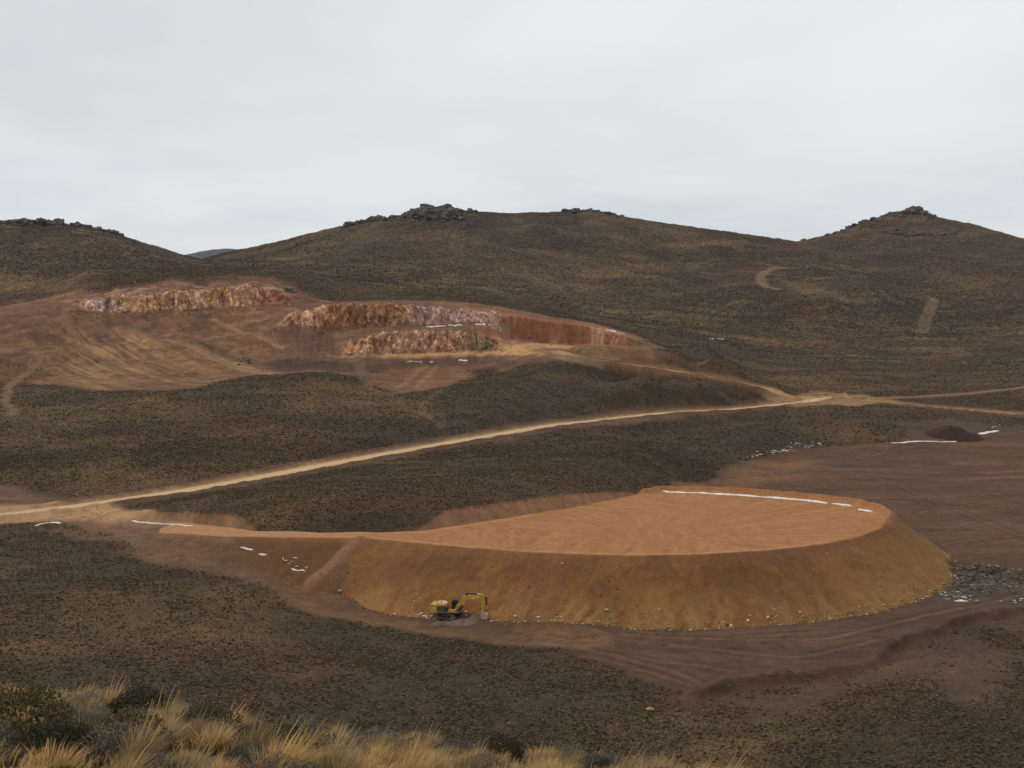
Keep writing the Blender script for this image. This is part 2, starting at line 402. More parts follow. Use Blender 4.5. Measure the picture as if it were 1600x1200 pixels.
# land shaping: berm at the lower right, road cuts
B_low = smooth(hits([(1080,1094),(1130,1080),(1200,1071),(1290,1058),(1330,1048),(1400,1015),(1450,995),(1500,976),(1540,968),(1600,958),(1700,945)]), 2)
db = boxed(ldist, B_low, 12, 1e3, 1.5, 6)
for q_, a_, b_, h_ in (((1470,893), 7, 6, 1.0), ((1520,896), 9, 7, 1.4), ((1570,902), 9, 6, 1.2), ((1550,925), 8, 5, .8)):
    c_ = hit(*q_); Zg = Zg + h_ * np.exp(-((X2 - c_[0]) / a_) ** 2 - ((Y2 - c_[1]) / b_) ** 2) * (1 + .7 * fbm(X2 / 2.2, Y2 / 2.2, 3, 15))
Zg = Zg + np.exp(-(db / 1.25) ** 2) * (1.5 + .7 * fbm(X2 / 5, Y2 / 5, 3, 12))
def carve(P, wd, margin):
    global Zg
    seg = np.hypot(*(P[1:] - P[:-1]).T); s_ = np.concatenate([[0], np.cumsum(seg)]); q = np.arange(0, s_[-1], 4.0)
    C0 = np.stack([np.interp(q, s_, P[:, 0]), np.interp(q, s_, P[:, 1])], -1); z = zat(C0[:, 0], C0[:, 1])
    for _ in range(60): z[1:-1] = (z[:-2] + z[1:-1] + z[2:]) / 3
    x0, y0 = C0.min(0) - margin; x1, y1 = C0.max(0) + margin
    k = np.where((X2 > x0) & (X2 < x1) & (Y2 > y0) & (Y2 < y1)); xs, ys = X2[k], Y2[k]; best = np.full(xs.shape, 1e9); bz_ = np.zeros(xs.shape)
    for i in range(len(C0) - 1):
        e = C0[i + 1] - C0[i]; t = np.clip(((xs - C0[i, 0]) * e[0] + (ys - C0[i, 1]) * e[1]) / (e @ e), 0, 1)
        d2 = (xs - C0[i, 0] - t * e[0]) ** 2 + (ys - C0[i, 1] - t * e[1]) ** 2; w = d2 < best
        best = np.where(w, d2, best); bz_ = np.where(w, z[i] + (z[i + 1] - z[i]) * t, bz_)
    w = 1 - sstep(wd * .62, margin, np.sqrt(best)); Zg[k] = Zg[k] + (bz_ - Zg[k]) * w
for R_, w_, m_ in ((R_quarry, 7, 20), (R_east, 7, 20), (R_main, 9, 22)): carve(R_, w_, m_)
for R, wd in ((R_main, 9), (R_east, 8), (R_quarry, 8)):
    dr = boxed(ldist, R, 20, 1e3)
    bank = np.exp(-((dr - wd * .78) / 1.5) ** 2)
    Zg = Zg - .35 * (1 - sstep(wd * .5, wd * .65, dr)) + bank * .8 * (1 + .5 * fbm(X2 / 6, Y2 / 6, 2, 13))
dl = boxed(ldist, R_low, 20, 1e3, 1, 8)
Zg = Zg - .35 * (1 - sstep(3, 6, dl)) + .3 * np.exp(-((dl - 7) / 1.2) ** 2)

# ------------------------------------------------------------------ colour of the land (albedo)
def C(r, g, b): return np.array([r, g, b], np.float32)
n_big = fbm(X2 / 120, Y2 / 120, 4, 200); n_mid = fbm(X2 / 28, Y2 / 28, 4, 210); n_sm = fbm(X2 / 6, Y2 / 6, 3, 220)
n_str = fbm(X2 / 90 + 3, Y2 / 40, 4, 230)
scrub = C(.070, .049, .033); brown = C(.092, .056, .034); olive = C(.092, .066, .036); yellow = C(.185, .120, .054); red = C(.118, .060, .034)
ALB = np.empty(X2.shape + (3,), np.float32); ALB[:] = scrub
def put(mask, col):
    global ALB
    ALB = ALB + (np.asarray(col, np.float32) - ALB) * mask[..., None].astype(np.float32)
put(sstep(-.1, .5, n_big + .4 * n_mid) * .8, brown)
put(sstep(.05, .5, n_str) * .45, olive)
put(sstep(.18, .55, fbm(X2 / 60, Y2 / 40, 5, 240)) * .5, yellow * .8); put(sstep(.1, .5, fbm(X2 / 35 + 20, Y2 / 22, 5, 241)) * .5, C(.052, .037, .026))
put(sstep(.2, .55, fbm(X2 / 45 + 9, Y2 / 30, 4, 250)) * .55, red)
mid = sstep(640, 720, R2) * (1 - sstep(1000, 1150, R2))
put(sstep(.05, .4, fbm(X2 / 70, Y2 / 13, 5, 258)) * mid * .6, C(.165, .108, .056)); put(sstep(.1, .4, fbm(X2 / 60 + 8, Y2 / 10, 4, 259)) * mid * .5, C(.055, .038, .026))
hillm = sstep(850, 1000, R2)
put(sstep(.0, .45, fbm(X2 / 150, Y2 / 260, 5, 255)) * hillm * .6, C(.125, .080, .046))
put(sstep(.05, .5, fbm(X2 / 80 + 30, Y2 / 150, 5, 256)) * hillm * .55, C(.050, .038, .028))
put(sstep(.1, .45, fbm(X2 / 30 + 5, Y2 / 40, 5, 257)) * hillm * .5, C(.16, .115, .060))
put(sstep(5000, 8000, R2), C(.055, .058, .070))  # blue of distant haze put into the albedo of the far hills
# yellow grass stands
for pts, k in (([(1030,380),(1100,376),(1160,378),(1140,384),(1050,384)], .75), ([(-60,440),(60,425),(140,430),(160,445),(60,458),(-60,462)], .6),
               ([(80,735),(180,712),(280,738),(200,765),(110,762)], .55), ([(0,640),(240,618),(300,640),(120,665),(0,668)], .45),
               ([(420,610),(560,590),(660,620),(700,650),(560,650),(440,640)], .45), ([(0,960),(150,930),(400,930),(480,960),(380,990),(100,1010),(0,1010)], .6),
               ([(1060,570),(1250,590),(1400,590),(1300,603),(1150,600)], .4), ([(1330,675),(1240,672),(1140,655),(1200,663),(1300,685),(1380,688)], .45),
               ([(980,1120),(1100,1100),(1180,1140),(1300,1150),(1400,1170),(1200,1200),(1000,1200)], .4), ([(320,685),(420,668),(500,690),(400,706)], .3),
               ([(900,640),(1000,632),(1100,628),(1000,645)], .3), ([(560,455),(700,430),(780,420),(700,450)], .35), ([(860,430),(960,410),(1060,405),(940,440)], .35), ([(1100,520),(1300,530),(1200,545)], .35)):
    put(pmask(pts, 10, 12, 22) * k * 1.1 * (.6 + .6 * sstep(-.4, .4, n_sm + .5 * n_mid)), yellow)
put(pmask([(340,790),(420,770),(560,780),(700,760),(760,765),(640,790),(480,805)], 8, 10, 25) * .45, red)
put(pmask([(1700,430),(1560,480),(1500,440),(1400,400),(1260,390),(1200,380),(1400,350),(1700,390)], 60, 50, 120) * .5, C(.085, .052, .040))
BARE = np.zeros(X2.shape)
def bare(mask, col, k=1.0):
    global BARE
    put(mask * k, col); BARE = np.maximum(BARE, mask * k)
# bare field, graded
fieldP = [(1040,766),(1060,752),(1130,730),(1200,714),(1300,697),(1390,692),(1560,677),(1640,670),(1900,690),(2100,800),(1900,960),(1600,966),(1500,985),(1400,1020),(1300,1058),(1200,1074),(1100,1092),(1000,1062),(900,1022),(800,996),(760,985),(700,975),(900,950),(1350,920),(1420,860),(1300,790)]
FM = pmask(fieldP, 2.2, 3.0, 10)
# under the fill and around it everything is bare
bare(FM, C(.098, .051, .029))
put(FM * sstep(-.1, .5, fbm(X2 / 45, Y2 / 10, 5, 300)) * .8, C(.138, .074, .040))
put(FM * sstep(.05, .5, fbm(X2 / 30 + 7, Y2 / 7, 5, 310)) * .75, C(.060, .033, .021))
put(FM * pmask([(1050,760),(1130,725),(1300,722),(1240,745),(1120,765)], 6, 8, 18) * .6, C(.19, .095, .045))
put(FM * pmask([(780,985),(1000,990),(1300,970),(1480,930),(1600,940),(1400,1010),(1200,1065),(1000,1050)], 8, 8, 14) * .5, C(.082, .052, .040))
put(FM * pmask([(1440,880),(1600,885),(1600,945),(1480,945),(1420,915)], 4, 5, 8) * .7, C(.070, .058, .045))
for t in ([(1250,760),(1400,745),(1650,720)], [(1200,745),(1350,720),(1560,700)], [(1420,840),(1520,822),(1700,790)], [(1410,760),(1500,800),(1650,860)],
          [(800,1000),(1000,1030),(1150,1050)], [(860,990),(1100,1000),(1350,985),(1600,930)], [(1250,735),(1420,700),(1500,690)], [(1120,745),(1300,735),(1600,745)], [(1180,730),(1350,745),(1620,790)], [(1420,735),(1600,725)], [(1440,800),(1650,770)], [(1470,850),(1650,830)], [(820,1010),(1000,1045),(1090,1075)], [(1050,1010),(1250,1030),(1380,1000)], [(1100,1000),(1300,1000),(1500,950)], [(900,1012),(1050,1048),(1120,1068)]):
    P = smooth(hits(t, 50), 1)
    d_ = boxed(ldist, P, 8, 1e3, .8, 10)
    put(FM * (np.exp(-((d_ - 1.4) / .7) ** 2)) * .6, C(.052, .030, .022))
    put(FM * (np.exp(-(d_ / .8) ** 2)) * .4, C(.16, .092, .055))
put(np.exp(-(db / 2.4) ** 2) * .85, C(.070, .036, .026)); BARE = np.maximum(BARE, np.exp(-(db / 3) ** 2))
m2 = pmask([(1090,1092),(1200,1072),(1300,1056),(1400,1015),(1500,980),(1640,955),(1700,1000),(1600,1030),(1560,1100),(1500,1110),(1440,1070),(1330,1068),(1270,1120),(1180,1140),(1120,1120)], 4, 7, 12)
bare(m2 * sstep(-.35, .1, fbm(X2 / 9, Y2 / 9, 4, 320) + .02), C(.082, .050, .032), .75)
# quarry
QM = pmask([(-250,520),(-100,498),(0,480),(60,468),(120,459),(200,443),(330,436),(400,438),(460,450),(500,470),(600,469),(700,470),(760,476),(900,502),(985,521),(1040,548),(960,566),(870,560),(760,580),(700,603),(600,612),(560,585),(480,578),(400,585),(330,602),(250,612),(160,610),(90,600),(60,575),(0,560),(-250,560)], 5, 13, 26)
QM = QM * (fidx * 0 + 1)
bare(QM, C(.175, .088, .048))
lo = sstep(0, 1, 1 - fidx / 4.2)
stripe = fbm((X2 + .75 * (R2 - 700)) / 2.0, R2 / 70, 4, 330)
put(QM * pmask([(100,500),(240,500),(330,540),(440,590),(300,600),(150,608),(90,580)], 12, 10, 20) * sstep(-.15, .35, stripe) * .9, C(.27, .170, .080)); put(QM * pmask([(-100,500),(240,500),(330,540),(460,590),(300,610),(150,612),(60,580)], 12, 10, 20) * sstep(.0, .4, -stripe) * .6, C(.095, .058, .038))
put(QM * pmask([(200,520),(300,545),(440,585),(330,598),(220,560)], 8, 8, 20) * .45, C(.27, .145, .065))
put(QM * pmask([(-200,500),(200,490),(340,488),(330,520),(100,520),(-200,530)], 8, 8, 20) * .5, C(.155, .078, .056))
put(QM * pmask([(430,520),(520,515),(540,550),(470,565),(420,560)], 10, 8, 20) * .7, C(.135, .076, .053))
put(QM * pmask([(350,480),(460,476),(460,500),(420,520),(360,500)], 8, 6, 15) * .6, C(.25, .135, .075))
put(QM * sstep(.0, .4, fbm(X2 / 16, R2 / 6, 5, 340)) * .5, C(.100, .052, .038)); put(QM * sstep(.05, .4, fbm(X2 / 8 + 4, R2 / 4, 5, 345)) * .6, C(.25, .145, .075)); put(QM * sstep(.1, .35, fbm((X2 + .7 * R2) / 3.5, R2 / 30, 4, 346)) * .5, C(.11, .06, .038))
put(QM * pmask([(100,470),(200,445),(400,440),(460,455),(400,448),(260,455),(120,480)], 4, 4, 12) * sstep(-.3, .3, fbm(X2 / 6, R2 / 2, 3, 341)) * .9, C(.52, .33, .27))
put(QM * pmask([(740,480),(900,503),(985,522),(990,542),(860,540),(800,545),(750,530)], 4, 5, 12) * .9, C(.25, .098, .050))
put(QM * pmask([(740,500),(810,508),(830,540),(790,545),(750,525)], 4, 5, 10) * sstep(-.2, .4, fbm(X2 / 4, R2 / 4, 3, 342)) * .7, C(.34, .20, .15))
put(QM * pmask([(920,512),(975,520),(990,540),(940,540)], 3, 3, 8) * sstep(-.35, .3, fbm((X2 - .5 * R2) / 2, R2 / 30, 3, 343)) * .9, C(.44, .27, .16))
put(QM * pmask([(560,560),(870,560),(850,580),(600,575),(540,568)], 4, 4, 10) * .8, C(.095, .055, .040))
put(QM * pmask([(600,605),(640,575),(760,570),(720,600),(660,612)], 6, 6, 12) * .7, C(.17, .085, .050))
bare(pmask([(515,556),(600,553),(750,549),(800,541),(860,535),(900,541),(880,552),(845,553),(760,556),(600,559)], 2.5, 2, 8), C(.42, .235, .11))
bare(pmask([(500,516),(600,512),(760,503),(800,508),(760,516),(600,518)], 2, 2, 8), C(.22, .125, .075), .9)
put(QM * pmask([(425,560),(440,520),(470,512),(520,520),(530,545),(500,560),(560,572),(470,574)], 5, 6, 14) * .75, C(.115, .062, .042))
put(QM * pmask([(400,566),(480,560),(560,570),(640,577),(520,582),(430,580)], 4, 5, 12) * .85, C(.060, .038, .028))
put(QM * pmask([(0,482),(100,465),(200,446),(380,442),(450,452),(440,446),(380,450),(250,458),(120,478),(90,492),(0,500)], 4, 4, 12) * .55, C(.145, .075, .055))
put(QM * pmask([(460,462),(505,470),(500,478),(400,482),(430,472)], 3, 4, 10) * .7, C(.17, .075, .055))
put(QM * pmask([(520,516),(560,508),(740,503),(760,515),(720,521),(560,522)], 3, 3, 10) * .6, C(.13, .075, .045))
for t, wd in (([(330,500),(380,520),(440,545)], 3), ([(365,510),(395,500),(420,497)], 3), ([(180,505),(260,530),(340,560),(420,585)], 4), ([(240,520),(330,548),(460,585)], 3), ([(620,608),(645,585),(665,572)], 2.5), ([(650,606),(668,585),(680,573)], 2.5)):
    put(QM * lmask(smooth(hits(t), 1), wd, 1.2, 1.5, 8) * .6, C(.28, .17, .095))
put(QM * lmask(smooth(hits([(170,500),(240,522),(330,545),(430,578)]), 1), 5, 2, 2, 8) * .5, C(.075, .046, .033))
# rock faces of the quarry
vf = fbm(X2 / 1.6 + Zg / 9, Zg / 3.5, 4, 350); vg = fbm(X2 / 6, Zg / 4, 4, 351); PXo = PX2; PX2 = PX2 + 14 * fbm(X2 / 5, Zg / 3, 3, 353)
facec = np.empty_like(ALB); facec[:] = C(.34, .185, .10)
def fput(mk_, col):
    global facec
    facec = facec + (np.asarray(col, np.float32) - facec) * mk_[..., None].astype(np.float32)
fput(sstep(-.1, .35, vg) * .8, C(.34, .21, .15)); fput(sstep(.1, .45, fbm(X2 / 9, R2 / 9, 3, 352)) * .8, C(.33, .18, .065))
fput(sstep(0, .3, vf) * .55, C(.46, .32, .25)); fput(sstep(.15, .45, -vf) * .7, C(.12, .065, .05))
fput((fidx < 2) * sstep(700, 740, PX2) * .85 * sstep(-.5, .1, vf), C(.105, .088, .045))
fput(sstep(495, 520, PX2) * (1 - sstep(600, 650, PX2)) * (fidx > 2) * (fidx < 4) * .75, C(.20, .095, .05))
fput(((PX2 > 135) & (PX2 < 175)) * (fidx > 4) * sstep(-.3, .2, vf) * .6, C(.45, .41, .41)); fput((PX2 > 395) * (fidx > 4) * .7, C(.27, .11, .085))
fput((PX2 > 640) * (fidx > 2) * (fidx < 4) * .5, C(.40, .29, .28)); fput((PX2 > 790) * .9, C(.24, .095, .05))
PX2 = PXo
ALB = ALB + (facec - ALB) * (face * np.maximum(QM, .9))[..., None].astype(np.float32); BARE = np.maximum(BARE, face)
# cut slopes, shoulders, tracks
bare(CUT * (S > -1), C(.150, .076, .040)); put(CUT * sstep(-.1, .4, n_sm) * .5, C(.16, .080, .045)); put(CUT * sstep(640, 660, PX2) * .65, C(.31, .165, .09))
bare(lmask(R_main, 21, 2.0, 2.0, 14), C(.115, .060, .036), .9); bare(lmask(R_main, 11, .8, .5), C(.30, .19, .10))
bare(lmask(R_quarry, 20, 3, 3, 14), C(.16, .085, .046), .8); bare(lmask(R_quarry, 8, 1), C(.27, .155, .08))
bare(lmask(R_east, 16, 3, 3, 14), C(.15, .08, .046), .8); bare(lmask(R_east, 9, 1), C(.27, .16, .085))
bare(lmask(R_spur, 8, 2, 2, 14), C(.15, .08, .046), .8)
bare(pmask([(1200,622),(1270,612),(1350,617),(1400,630),(1330,634),(1240,636)], 4, 3, 10), C(.28, .165, .085), .9)
bare(lmask(R_low, 16, 1.2, 2, 8), C(.145, .078, .042)); put(lmask(R_low, 9, 2, 2, 6) * sstep(-.2, .3, n_sm) * .5, C(.165, .092, .050))
for q_ in (-2.3, -.9, .9, 2.3): put(np.exp(-((boxed(ldist, R_low + q_ * np.array([.5, .8]), 6, 1e3, .5, 12)) / .45) ** 2) * .5, C(.07, .040, .025))
bare(pmask([(-200,800),(-60,795),(20,786),(100,790),(180,788),(260,806),(360,828),(360,848),(260,840),(150,815),(60,818),(-200,830)], 2, 3, 8), C(.25, .145, .075))
bare(pmask([(-200,806),(-60,798),(20,788),(100,792),(190,792),(230,804),(180,818),(110,812),(40,818),(-200,826)], 2, 3, 8), C(.34, .205, .105), .9)
put(pmask([(120,815),(220,812),(340,838),(420,870),(330,862),(230,836)], 3, 3, 8) * .6, C(.17, .09, .052))
bare(pmask([(-60,752),(30,765),(90,778),(60,788),(0,784),(-60,780)], 4, 3, 8), C(.14, .082, .052), .9)
bare(pmask([(80,828),(160,832),(290,838),(270,852),(160,848)], 3, 4, 6), C(.155, .095, .062), .7)
bare(pmask([(480,895),(560,938),(700,960),(800,972),(800,992),(690,980),(560,955),(470,918)], 2, 2, 6), C(.090, .050, .031), .9)
bare(pmask([(640,958),(780,968),(800,984),(700,980),(630,968)], 2, 2, 5), C(.098, .058, .038), .8)
for t, wd, k in (([(70,560),(45,580),(15,598),(8,625),(20,648)], 4, .6), ([(-30,548),(0,549),(60,550)], 4, .7), ([(1225,418),(1200,422),(1186,434),(1192,446),(1215,452)], 9, .7),
                 ([(1230,418),(1290,418),(1350,432)], 7, .35), ([(1458,468),(1450,490),(1440,520)], 9, .5), ([(860,546),(880,560),(930,566)], 10, .8), ([(905,545),(930,556),(960,562)], 6, .8),
                 ([(560,570),(575,600),(580,610)], 5, .4), ([(700,600),(650,640),(690,670)], 3, .3), ([(1000,545),(1040,560),(1100,566)], 5, .4), ([(900,662),(1000,656),(1060,652)], 5, .4), ([(1090,600),(1200,620),(1290,640)], 4, .25)):
    bare(lmask(smooth(hits(t), 1), wd, 1.5, 1.5, 10), C(.20, .125, .075), k)
bare(pmask([(1430,690),(1400,660),(1480,652),(1560,668),(1640,668),(1600,682)], 4, 5, 12), C(.080, .048, .031), .8)
put(pmask([(-200,575),(60,568),(120,590),(60,600),(-200,600)], 6, 6, 15) * .5, C(.20, .11, .06)); 
FILL = sstep(.3, 1.2, zt - Zg) * (1 - sstep(15, 19, S)) * mk
bare(FILL, C(.088, .050, .031)); put(FILL * (1 - sstep(520, 700, PX2)) * .8, C(.150, .080, .043))
# near ridge earth
def near_pt(px, py):
    a, t = ray(px, py); d = np.arange(5, 26, .1); z = zat(d * math.sin(a), d * math.cos(a)); o = np.where((CH - z) / d <= float(t))[0]
    d = d[o[0]] if len(o) else None
    return None if d is None else (d * math.sin(a), d * math.cos(a))
NPB = near_pt(400, 1172)
nr = (R2 < 60)
put(nr * .8, C(.11, .075, .045)); put(nr * (1 - sstep(.4, 1.0, np.hypot(X2 - NPB[0], Y2 - NPB[1]) + .3 * n_sm)), C(.36, .21, .14))
# fine grain everywhere
g = 1 + .16 * fbm(X2 / 2.2, Y2 / 2.2, 3, 400) + .12 * n_mid
fb = (1 - np.clip(BARE, 0, 1)) * (R2 > 60)
ALB = ALB * (1 - .24 * fb[..., None] * np.array([.9, 1.0, 1.12]))
ALB = np.clip(ALB * g[..., None], .01, .9).astype(np.float32)

# ------------------------------------------------------------------ materials
def newmat(name):
    m = bpy.data.materials.new(name); m.use_nodes = True; t = m.node_tree; t.nodes.clear()
    b = N(t, 'ShaderNodeBsdfPrincipled'); b.inputs['Roughness'].default_value = .95; b.inputs['Specular IOR Level'].default_value = .15
    o = N(t, 'ShaderNodeOutputMaterial'); L(t, b.outputs[0], o.inputs['Surface']); return m, t, b
def bump(t, b, h, strength, dist):
    u = N(t, 'ShaderNodeBump'); u.inputs['Strength'].default_value = strength; u.inputs['Distance'].default_value = dist
    L(t, h, u.inputs['Height']); L(t, u.outputs[0], b.inputs['Normal'])
def land_material(name, grain, grit=1.0, patch=1.0):
    m, t, b = newmat(name)
    at = N(t, 'ShaderNodeAttribute', attribute_name='albedo'); ab = N(t, 'ShaderNodeAttribute', attribute_name='bare')
    co = N(t, 'ShaderNodeTexCoord').outputs['Object']
    n1 = noise(t, co, 1.0 / grain, 5, .65); n2 = noise(t, co, .2 / grain, 4, .6); n3 = noise(t, co, .035 / grain, 4, .6)
    dark = ramp(t, n1, [(.36, (.34, .33, .31)), (.47, (.82, .82, .82)), (.56, (1.25, 1.22, 1.15)), (.70, (2.1, 1.95, 1.6))])
    soil = ramp(t, n1, [(.3, (.78, .77, .76)), (.5, (1, 1, 1)), (.72, (1.25, 1.25, 1.25))])
    v = mixc(t, ab.outputs['Fac'], dark, soil)
    c = mixc(t, 1.0, at.outputs['Color'], v, 'MULTIPLY')
    c = mixc(t, 1.0, c, ramp(t, n2, [(.3, (.78, .78, .79)), (.5, (1, 1, 1)), (.7, (1.22, 1.2, 1.15))]), 'MULTIPLY')
    c = mixc(t, 1.0, c, ramp(t, n3, [(.3, (.84, .83, .84)), (.5, (1, 1, 1)), (.7, (1.15, 1.13, 1.1))]), 'MULTIPLY')
    L(t, c, b.inputs['Base Color'])
    if name == 'quarry_earth':
        rk = N(t, 'ShaderNodeAttribute', attribute_name='rocky')
        r1 = noise(t, mapping(t, co, (1, 1, .45), (0, .35, 0)), .55, 5, .72, .6); r2 = noise(t, co, 1.6, 4, .7)
        wv = N(t, 'ShaderNodeVectorMath', operation='ADD'); L(t, mapping(t, co, (.50, .50, .16), (.1, .35, 0)), wv.inputs[0])
        nzv = N(t, 'ShaderNodeTexNoise'); nzv.inputs['Scale'].default_value = .5; L(t, co, nzv.inputs['Vector']); L(t, nzv.outputs['Color'], wv.inputs[1])
        vo = N(t, 'ShaderNodeTexVoronoi'); vo.inputs['Scale'].default_value = 1.0; L(t, wv.outputs[0], vo.inputs['Vector'])
        vs3 = N(t, 'ShaderNodeSeparateColor'); L(t, vo.outputs['Color'], vs3.inputs[0])
        ve = N(t, 'ShaderNodeTexVoronoi', feature='DISTANCE_TO_EDGE'); ve.inputs['Scale'].default_value = 1.0; L(t, wv.outputs[0], ve.inputs['Vector'])
        blk = mixc(t, 1, ramp(t, vs3.outputs[0], [(0, (.80, .74, .70)), (.3, (1.08, 1.03, .98)), (.6, (1.28, 1.24, 1.18)), (.85, (1.6, 1.6, 1.62))], 'CONSTANT'), ramp(t, ve.outputs['Distance'], [(.0, (.62, .58, .56)), (.07, (1, 1, 1))]), 'MULTIPLY')
        q = mixc(t, 1, ramp(t, r1, [(.32, (.30, .26, .24)), (.44, (.80, .76, .74)), (.54, (1.15, 1.1, 1.05)), (.68, (1.7, 1.75, 1.8))]), ramp(t, r2, [(.3, (.6, .58, .56)), (.5, (1, 1, 1)), (.7, (1.4, 1.4, 1.4))]), 'MULTIPLY')
        c = mixc(t, rk.outputs['Fac'], c, mixc(t, 1, mixc(t, 1, c, q, 'MULTIPLY'), blk, 'MULTIPLY')); L(t, c, b.inputs['Base Color'])
    bump(t, b, n1, .6, grain * .8 * grit); return m
M_ground = land_material('scrubland', .45, 1.0)
M_hill = land_material('hillside', 3.2, .9)
M_quarry = land_material('quarry_earth', 1.4, 1.0)
M_ridge = land_material('ridge_earth', .06, 1.0)

# ------------------------------------------------------------------ land meshes
nrm = np.zeros(Zg.shape + (3,))
P3 = np.stack([X2, Y2, Zg], -1)
du = np.gradient(P3, axis=0); dv = np.gradient(P3, axis=1)
nrm = np.cross(dv, du); nrm /= np.linalg.norm(nrm, axis=-1, keepdims=True) + 1e-12
nrm = np.where(nrm[..., 2:] < 0, -nrm, nrm)
ii, jj = np.meshgrid(np.arange(NR - 1), np.arange(NA - 1), indexing='ij')
rmid = (RD[:-1] + RD[1:])[:, None] / 2 + 0 * jj; pmid = (pxc[:-1] + pxc[1:])[None] / 2 + 0 * ii
fm = FM[:-1, :-1] > .5; qm = (np.maximum(QM, face)[:-1, :-1] > .5) & (rmid > 600) & (rmid < 850)
cls = np.zeros(ii.shape, int)
cls[fm] = 1; cls[qm] = 2
cls[(rmid > 860)] = 4
cls[(rmid > 860) & (pmid < 318)] = 3
cls[(rmid > 860) & (pmid > 1245)] = 5
cls[rmid > 3000] = 7
cls[(rmid > 3600)] = 6
cls[rmid < 45] = 8
cls[cls == 7] = 6
def tagx(o, label=None, cat=None, group=None, kind=None):
    if label: o['label'] = label
    if cat: o['category'] = cat
    if group: o['group'] = group
    if kind: o['kind'] = kind
    return o
def grid_faces(fi, fj, na):
    return np.stack([fi * na + fj, fi * na + fj + 1, (fi + 1) * na + fj + 1, (fi + 1) * na + fj], -1)
def mesh_from(name, V, Fq, mat, alb=None, bare_=None, normals=None, parent=None, rocky=None):
    used = np.unique(Fq); remap = np.full(len(V), -1, np.int64); remap[used] = np.arange(len(used))
    Fq = remap[Fq]; V = V[used]
    me = bpy.data.meshes.new(name); n = Fq.shape[1]
    me.vertices.add(len(V)); me.vertices.foreach_set('co', V.astype(np.float32).ravel())
    me.loops.add(Fq.size); me.loops.foreach_set('vertex_index', Fq.astype(np.int32).ravel())
    me.polygons.add(len(Fq)); me.polygons.foreach_set('loop_start', np.arange(0, Fq.size, n, dtype=np.int32))
    me.polygons.foreach_set('loop_total', np.full(len(Fq), n, np.int32))
    me.update(calc_edges=True)
    me.polygons.foreach_set('use_smooth', np.ones(len(Fq), bool))
    if alb is not None:
        a = me.attributes.new('albedo', 'FLOAT_COLOR', 'POINT')
        c = np.ones((len(V), 4), np.float32); c[:, :3] = alb[used]; a.data.foreach_set('color', c.ravel())
    if bare_ is not None:
        a = me.attributes.new('bare', 'FLOAT', 'POINT'); a.data.foreach_set('value', bare_[used].astype(np.float32))
    if rocky is not None:
        a = me.attributes.new('rocky', 'FLOAT', 'POINT'); a.data.foreach_set('value', rocky[used].astype(np.float32))
    if normals is not None: me.normals_split_custom_set_from_vertices(normals[used].astype(np.float32))
    me.materials.append(mat)
    o = bpy.data.objects.new(name, me); COL.objects.link(o)
    if parent: o.parent = parent
    return o
Vf = P3.reshape(-1, 3); Af = ALB.reshape(-1, 3); Bf = np.clip(BARE, 0, 1).ravel(); Nf = nrm.reshape(-1, 3)
for k, nm, mt in ((0, 'ground', M_ground), (1, 'graded_field', M_ground), (2, 'quarry', M_quarry), (3, 'left_hill', M_hill), (4, 'main_hill', M_hill), (5, 'right_hill', M_hill), (6, 'distant_hills', M_hill), (8, 'near_ridge', M_ridge)):
    sel = cls == k
    o = mesh_from(nm, Vf, grid_faces(ii[sel], jj[sel], NA), mt, Af, Bf, Nf, None, face.ravel() if nm == 'quarry' else None)
    tagx(o, kind='structure')
# cap under the camera
bm = bmesh.new(); vs = [bm.verts.new((1.55 * math.sin(a), 1.55 * math.cos(a), float(zat(1.5 * math.sin(a), 1.5 * math.cos(a))) + .004)) for a in np.linspace(-math.pi, math.pi, 24, endpoint=False)]
bm.faces.new(vs[::-1]); me = bpy.data.meshes.new('ridge_top'); bm.to_mesh(me); me.materials.append(M_ridge)
a = me.attributes.new('albedo', 'FLOAT_COLOR', 'POINT'); a.data.foreach_set('color', np.tile([.17, .11, .07, 1], len(me.vertices)).astype(np.float32))
o = bpy.data.objects.new('ridge_top', me); COL.objects.link(o); tagx(o, kind='structure')

# ------------------------------------------------------------------ embankment
def thing(name, label, cat, loc=(0, 0, 0), rotz=0, group=None):
    o = bpy.data.objects.new(name, None); COL.objects.link(o); o.location = loc; o.rotation_euler = (0, 0, rotz)
    o.empty_display_size = .5
    return tagx(o, label, cat, group)
ST = .4
gx = np.arange(-125, 122, ST); gy = np.arange(240, 400, ST)
EX, EY = np.meshgrid(gx, gy)
ES = sdist(OUT, EX + .35 * fbm(EX / 5, EY / 5, 2, 61), EY + .35 * fbm(EX / 5, EY / 5, 2, 62))
EZt = ztop(EX, EY)
EB = ldist(BERM, EX, EY)
cxy = onz(1000, 815, 11)
ang = np.arctan2(EY - cxy[1], EX - cxy[0]); per = ang * 55
EPX = px_of(np.arctan2(EX, EY))
pw = per + 3.5 * fbm(EX / 7, EY / 7, 3, 60)
rill = fbm(pw / 1.5, ES / 7, 4, 63) * (.4 + .8 * vnoise(per / 13, ES * 0, 59)); rill2 = fbm(pw / 8, ES / 9, 4, 64)
sl_ = sstep(0, 2, ES)
EZ = EZt - np.maximum(ES, 0) / 1.42 + sl_ * (rill * .16 + rill2 * .45) + .10 * fbm(EX / 1.3, EY / 1.3, 2, 65) * sl_
top = 1 - sstep(-.6, .3, ES)
cdist = np.hypot(EX - onz(980, 822, 11)[0], EY - onz(980, 822, 11)[1])
EZ = EZ + top * .05 * fbm(EX / 3, EY / 3, 3, 66) + .12 * np.exp(-((ES + .7) / .5) ** 2) * (EPX > 600) * (.6 + .5 * fbm(per / 3, ES, 2, 68))
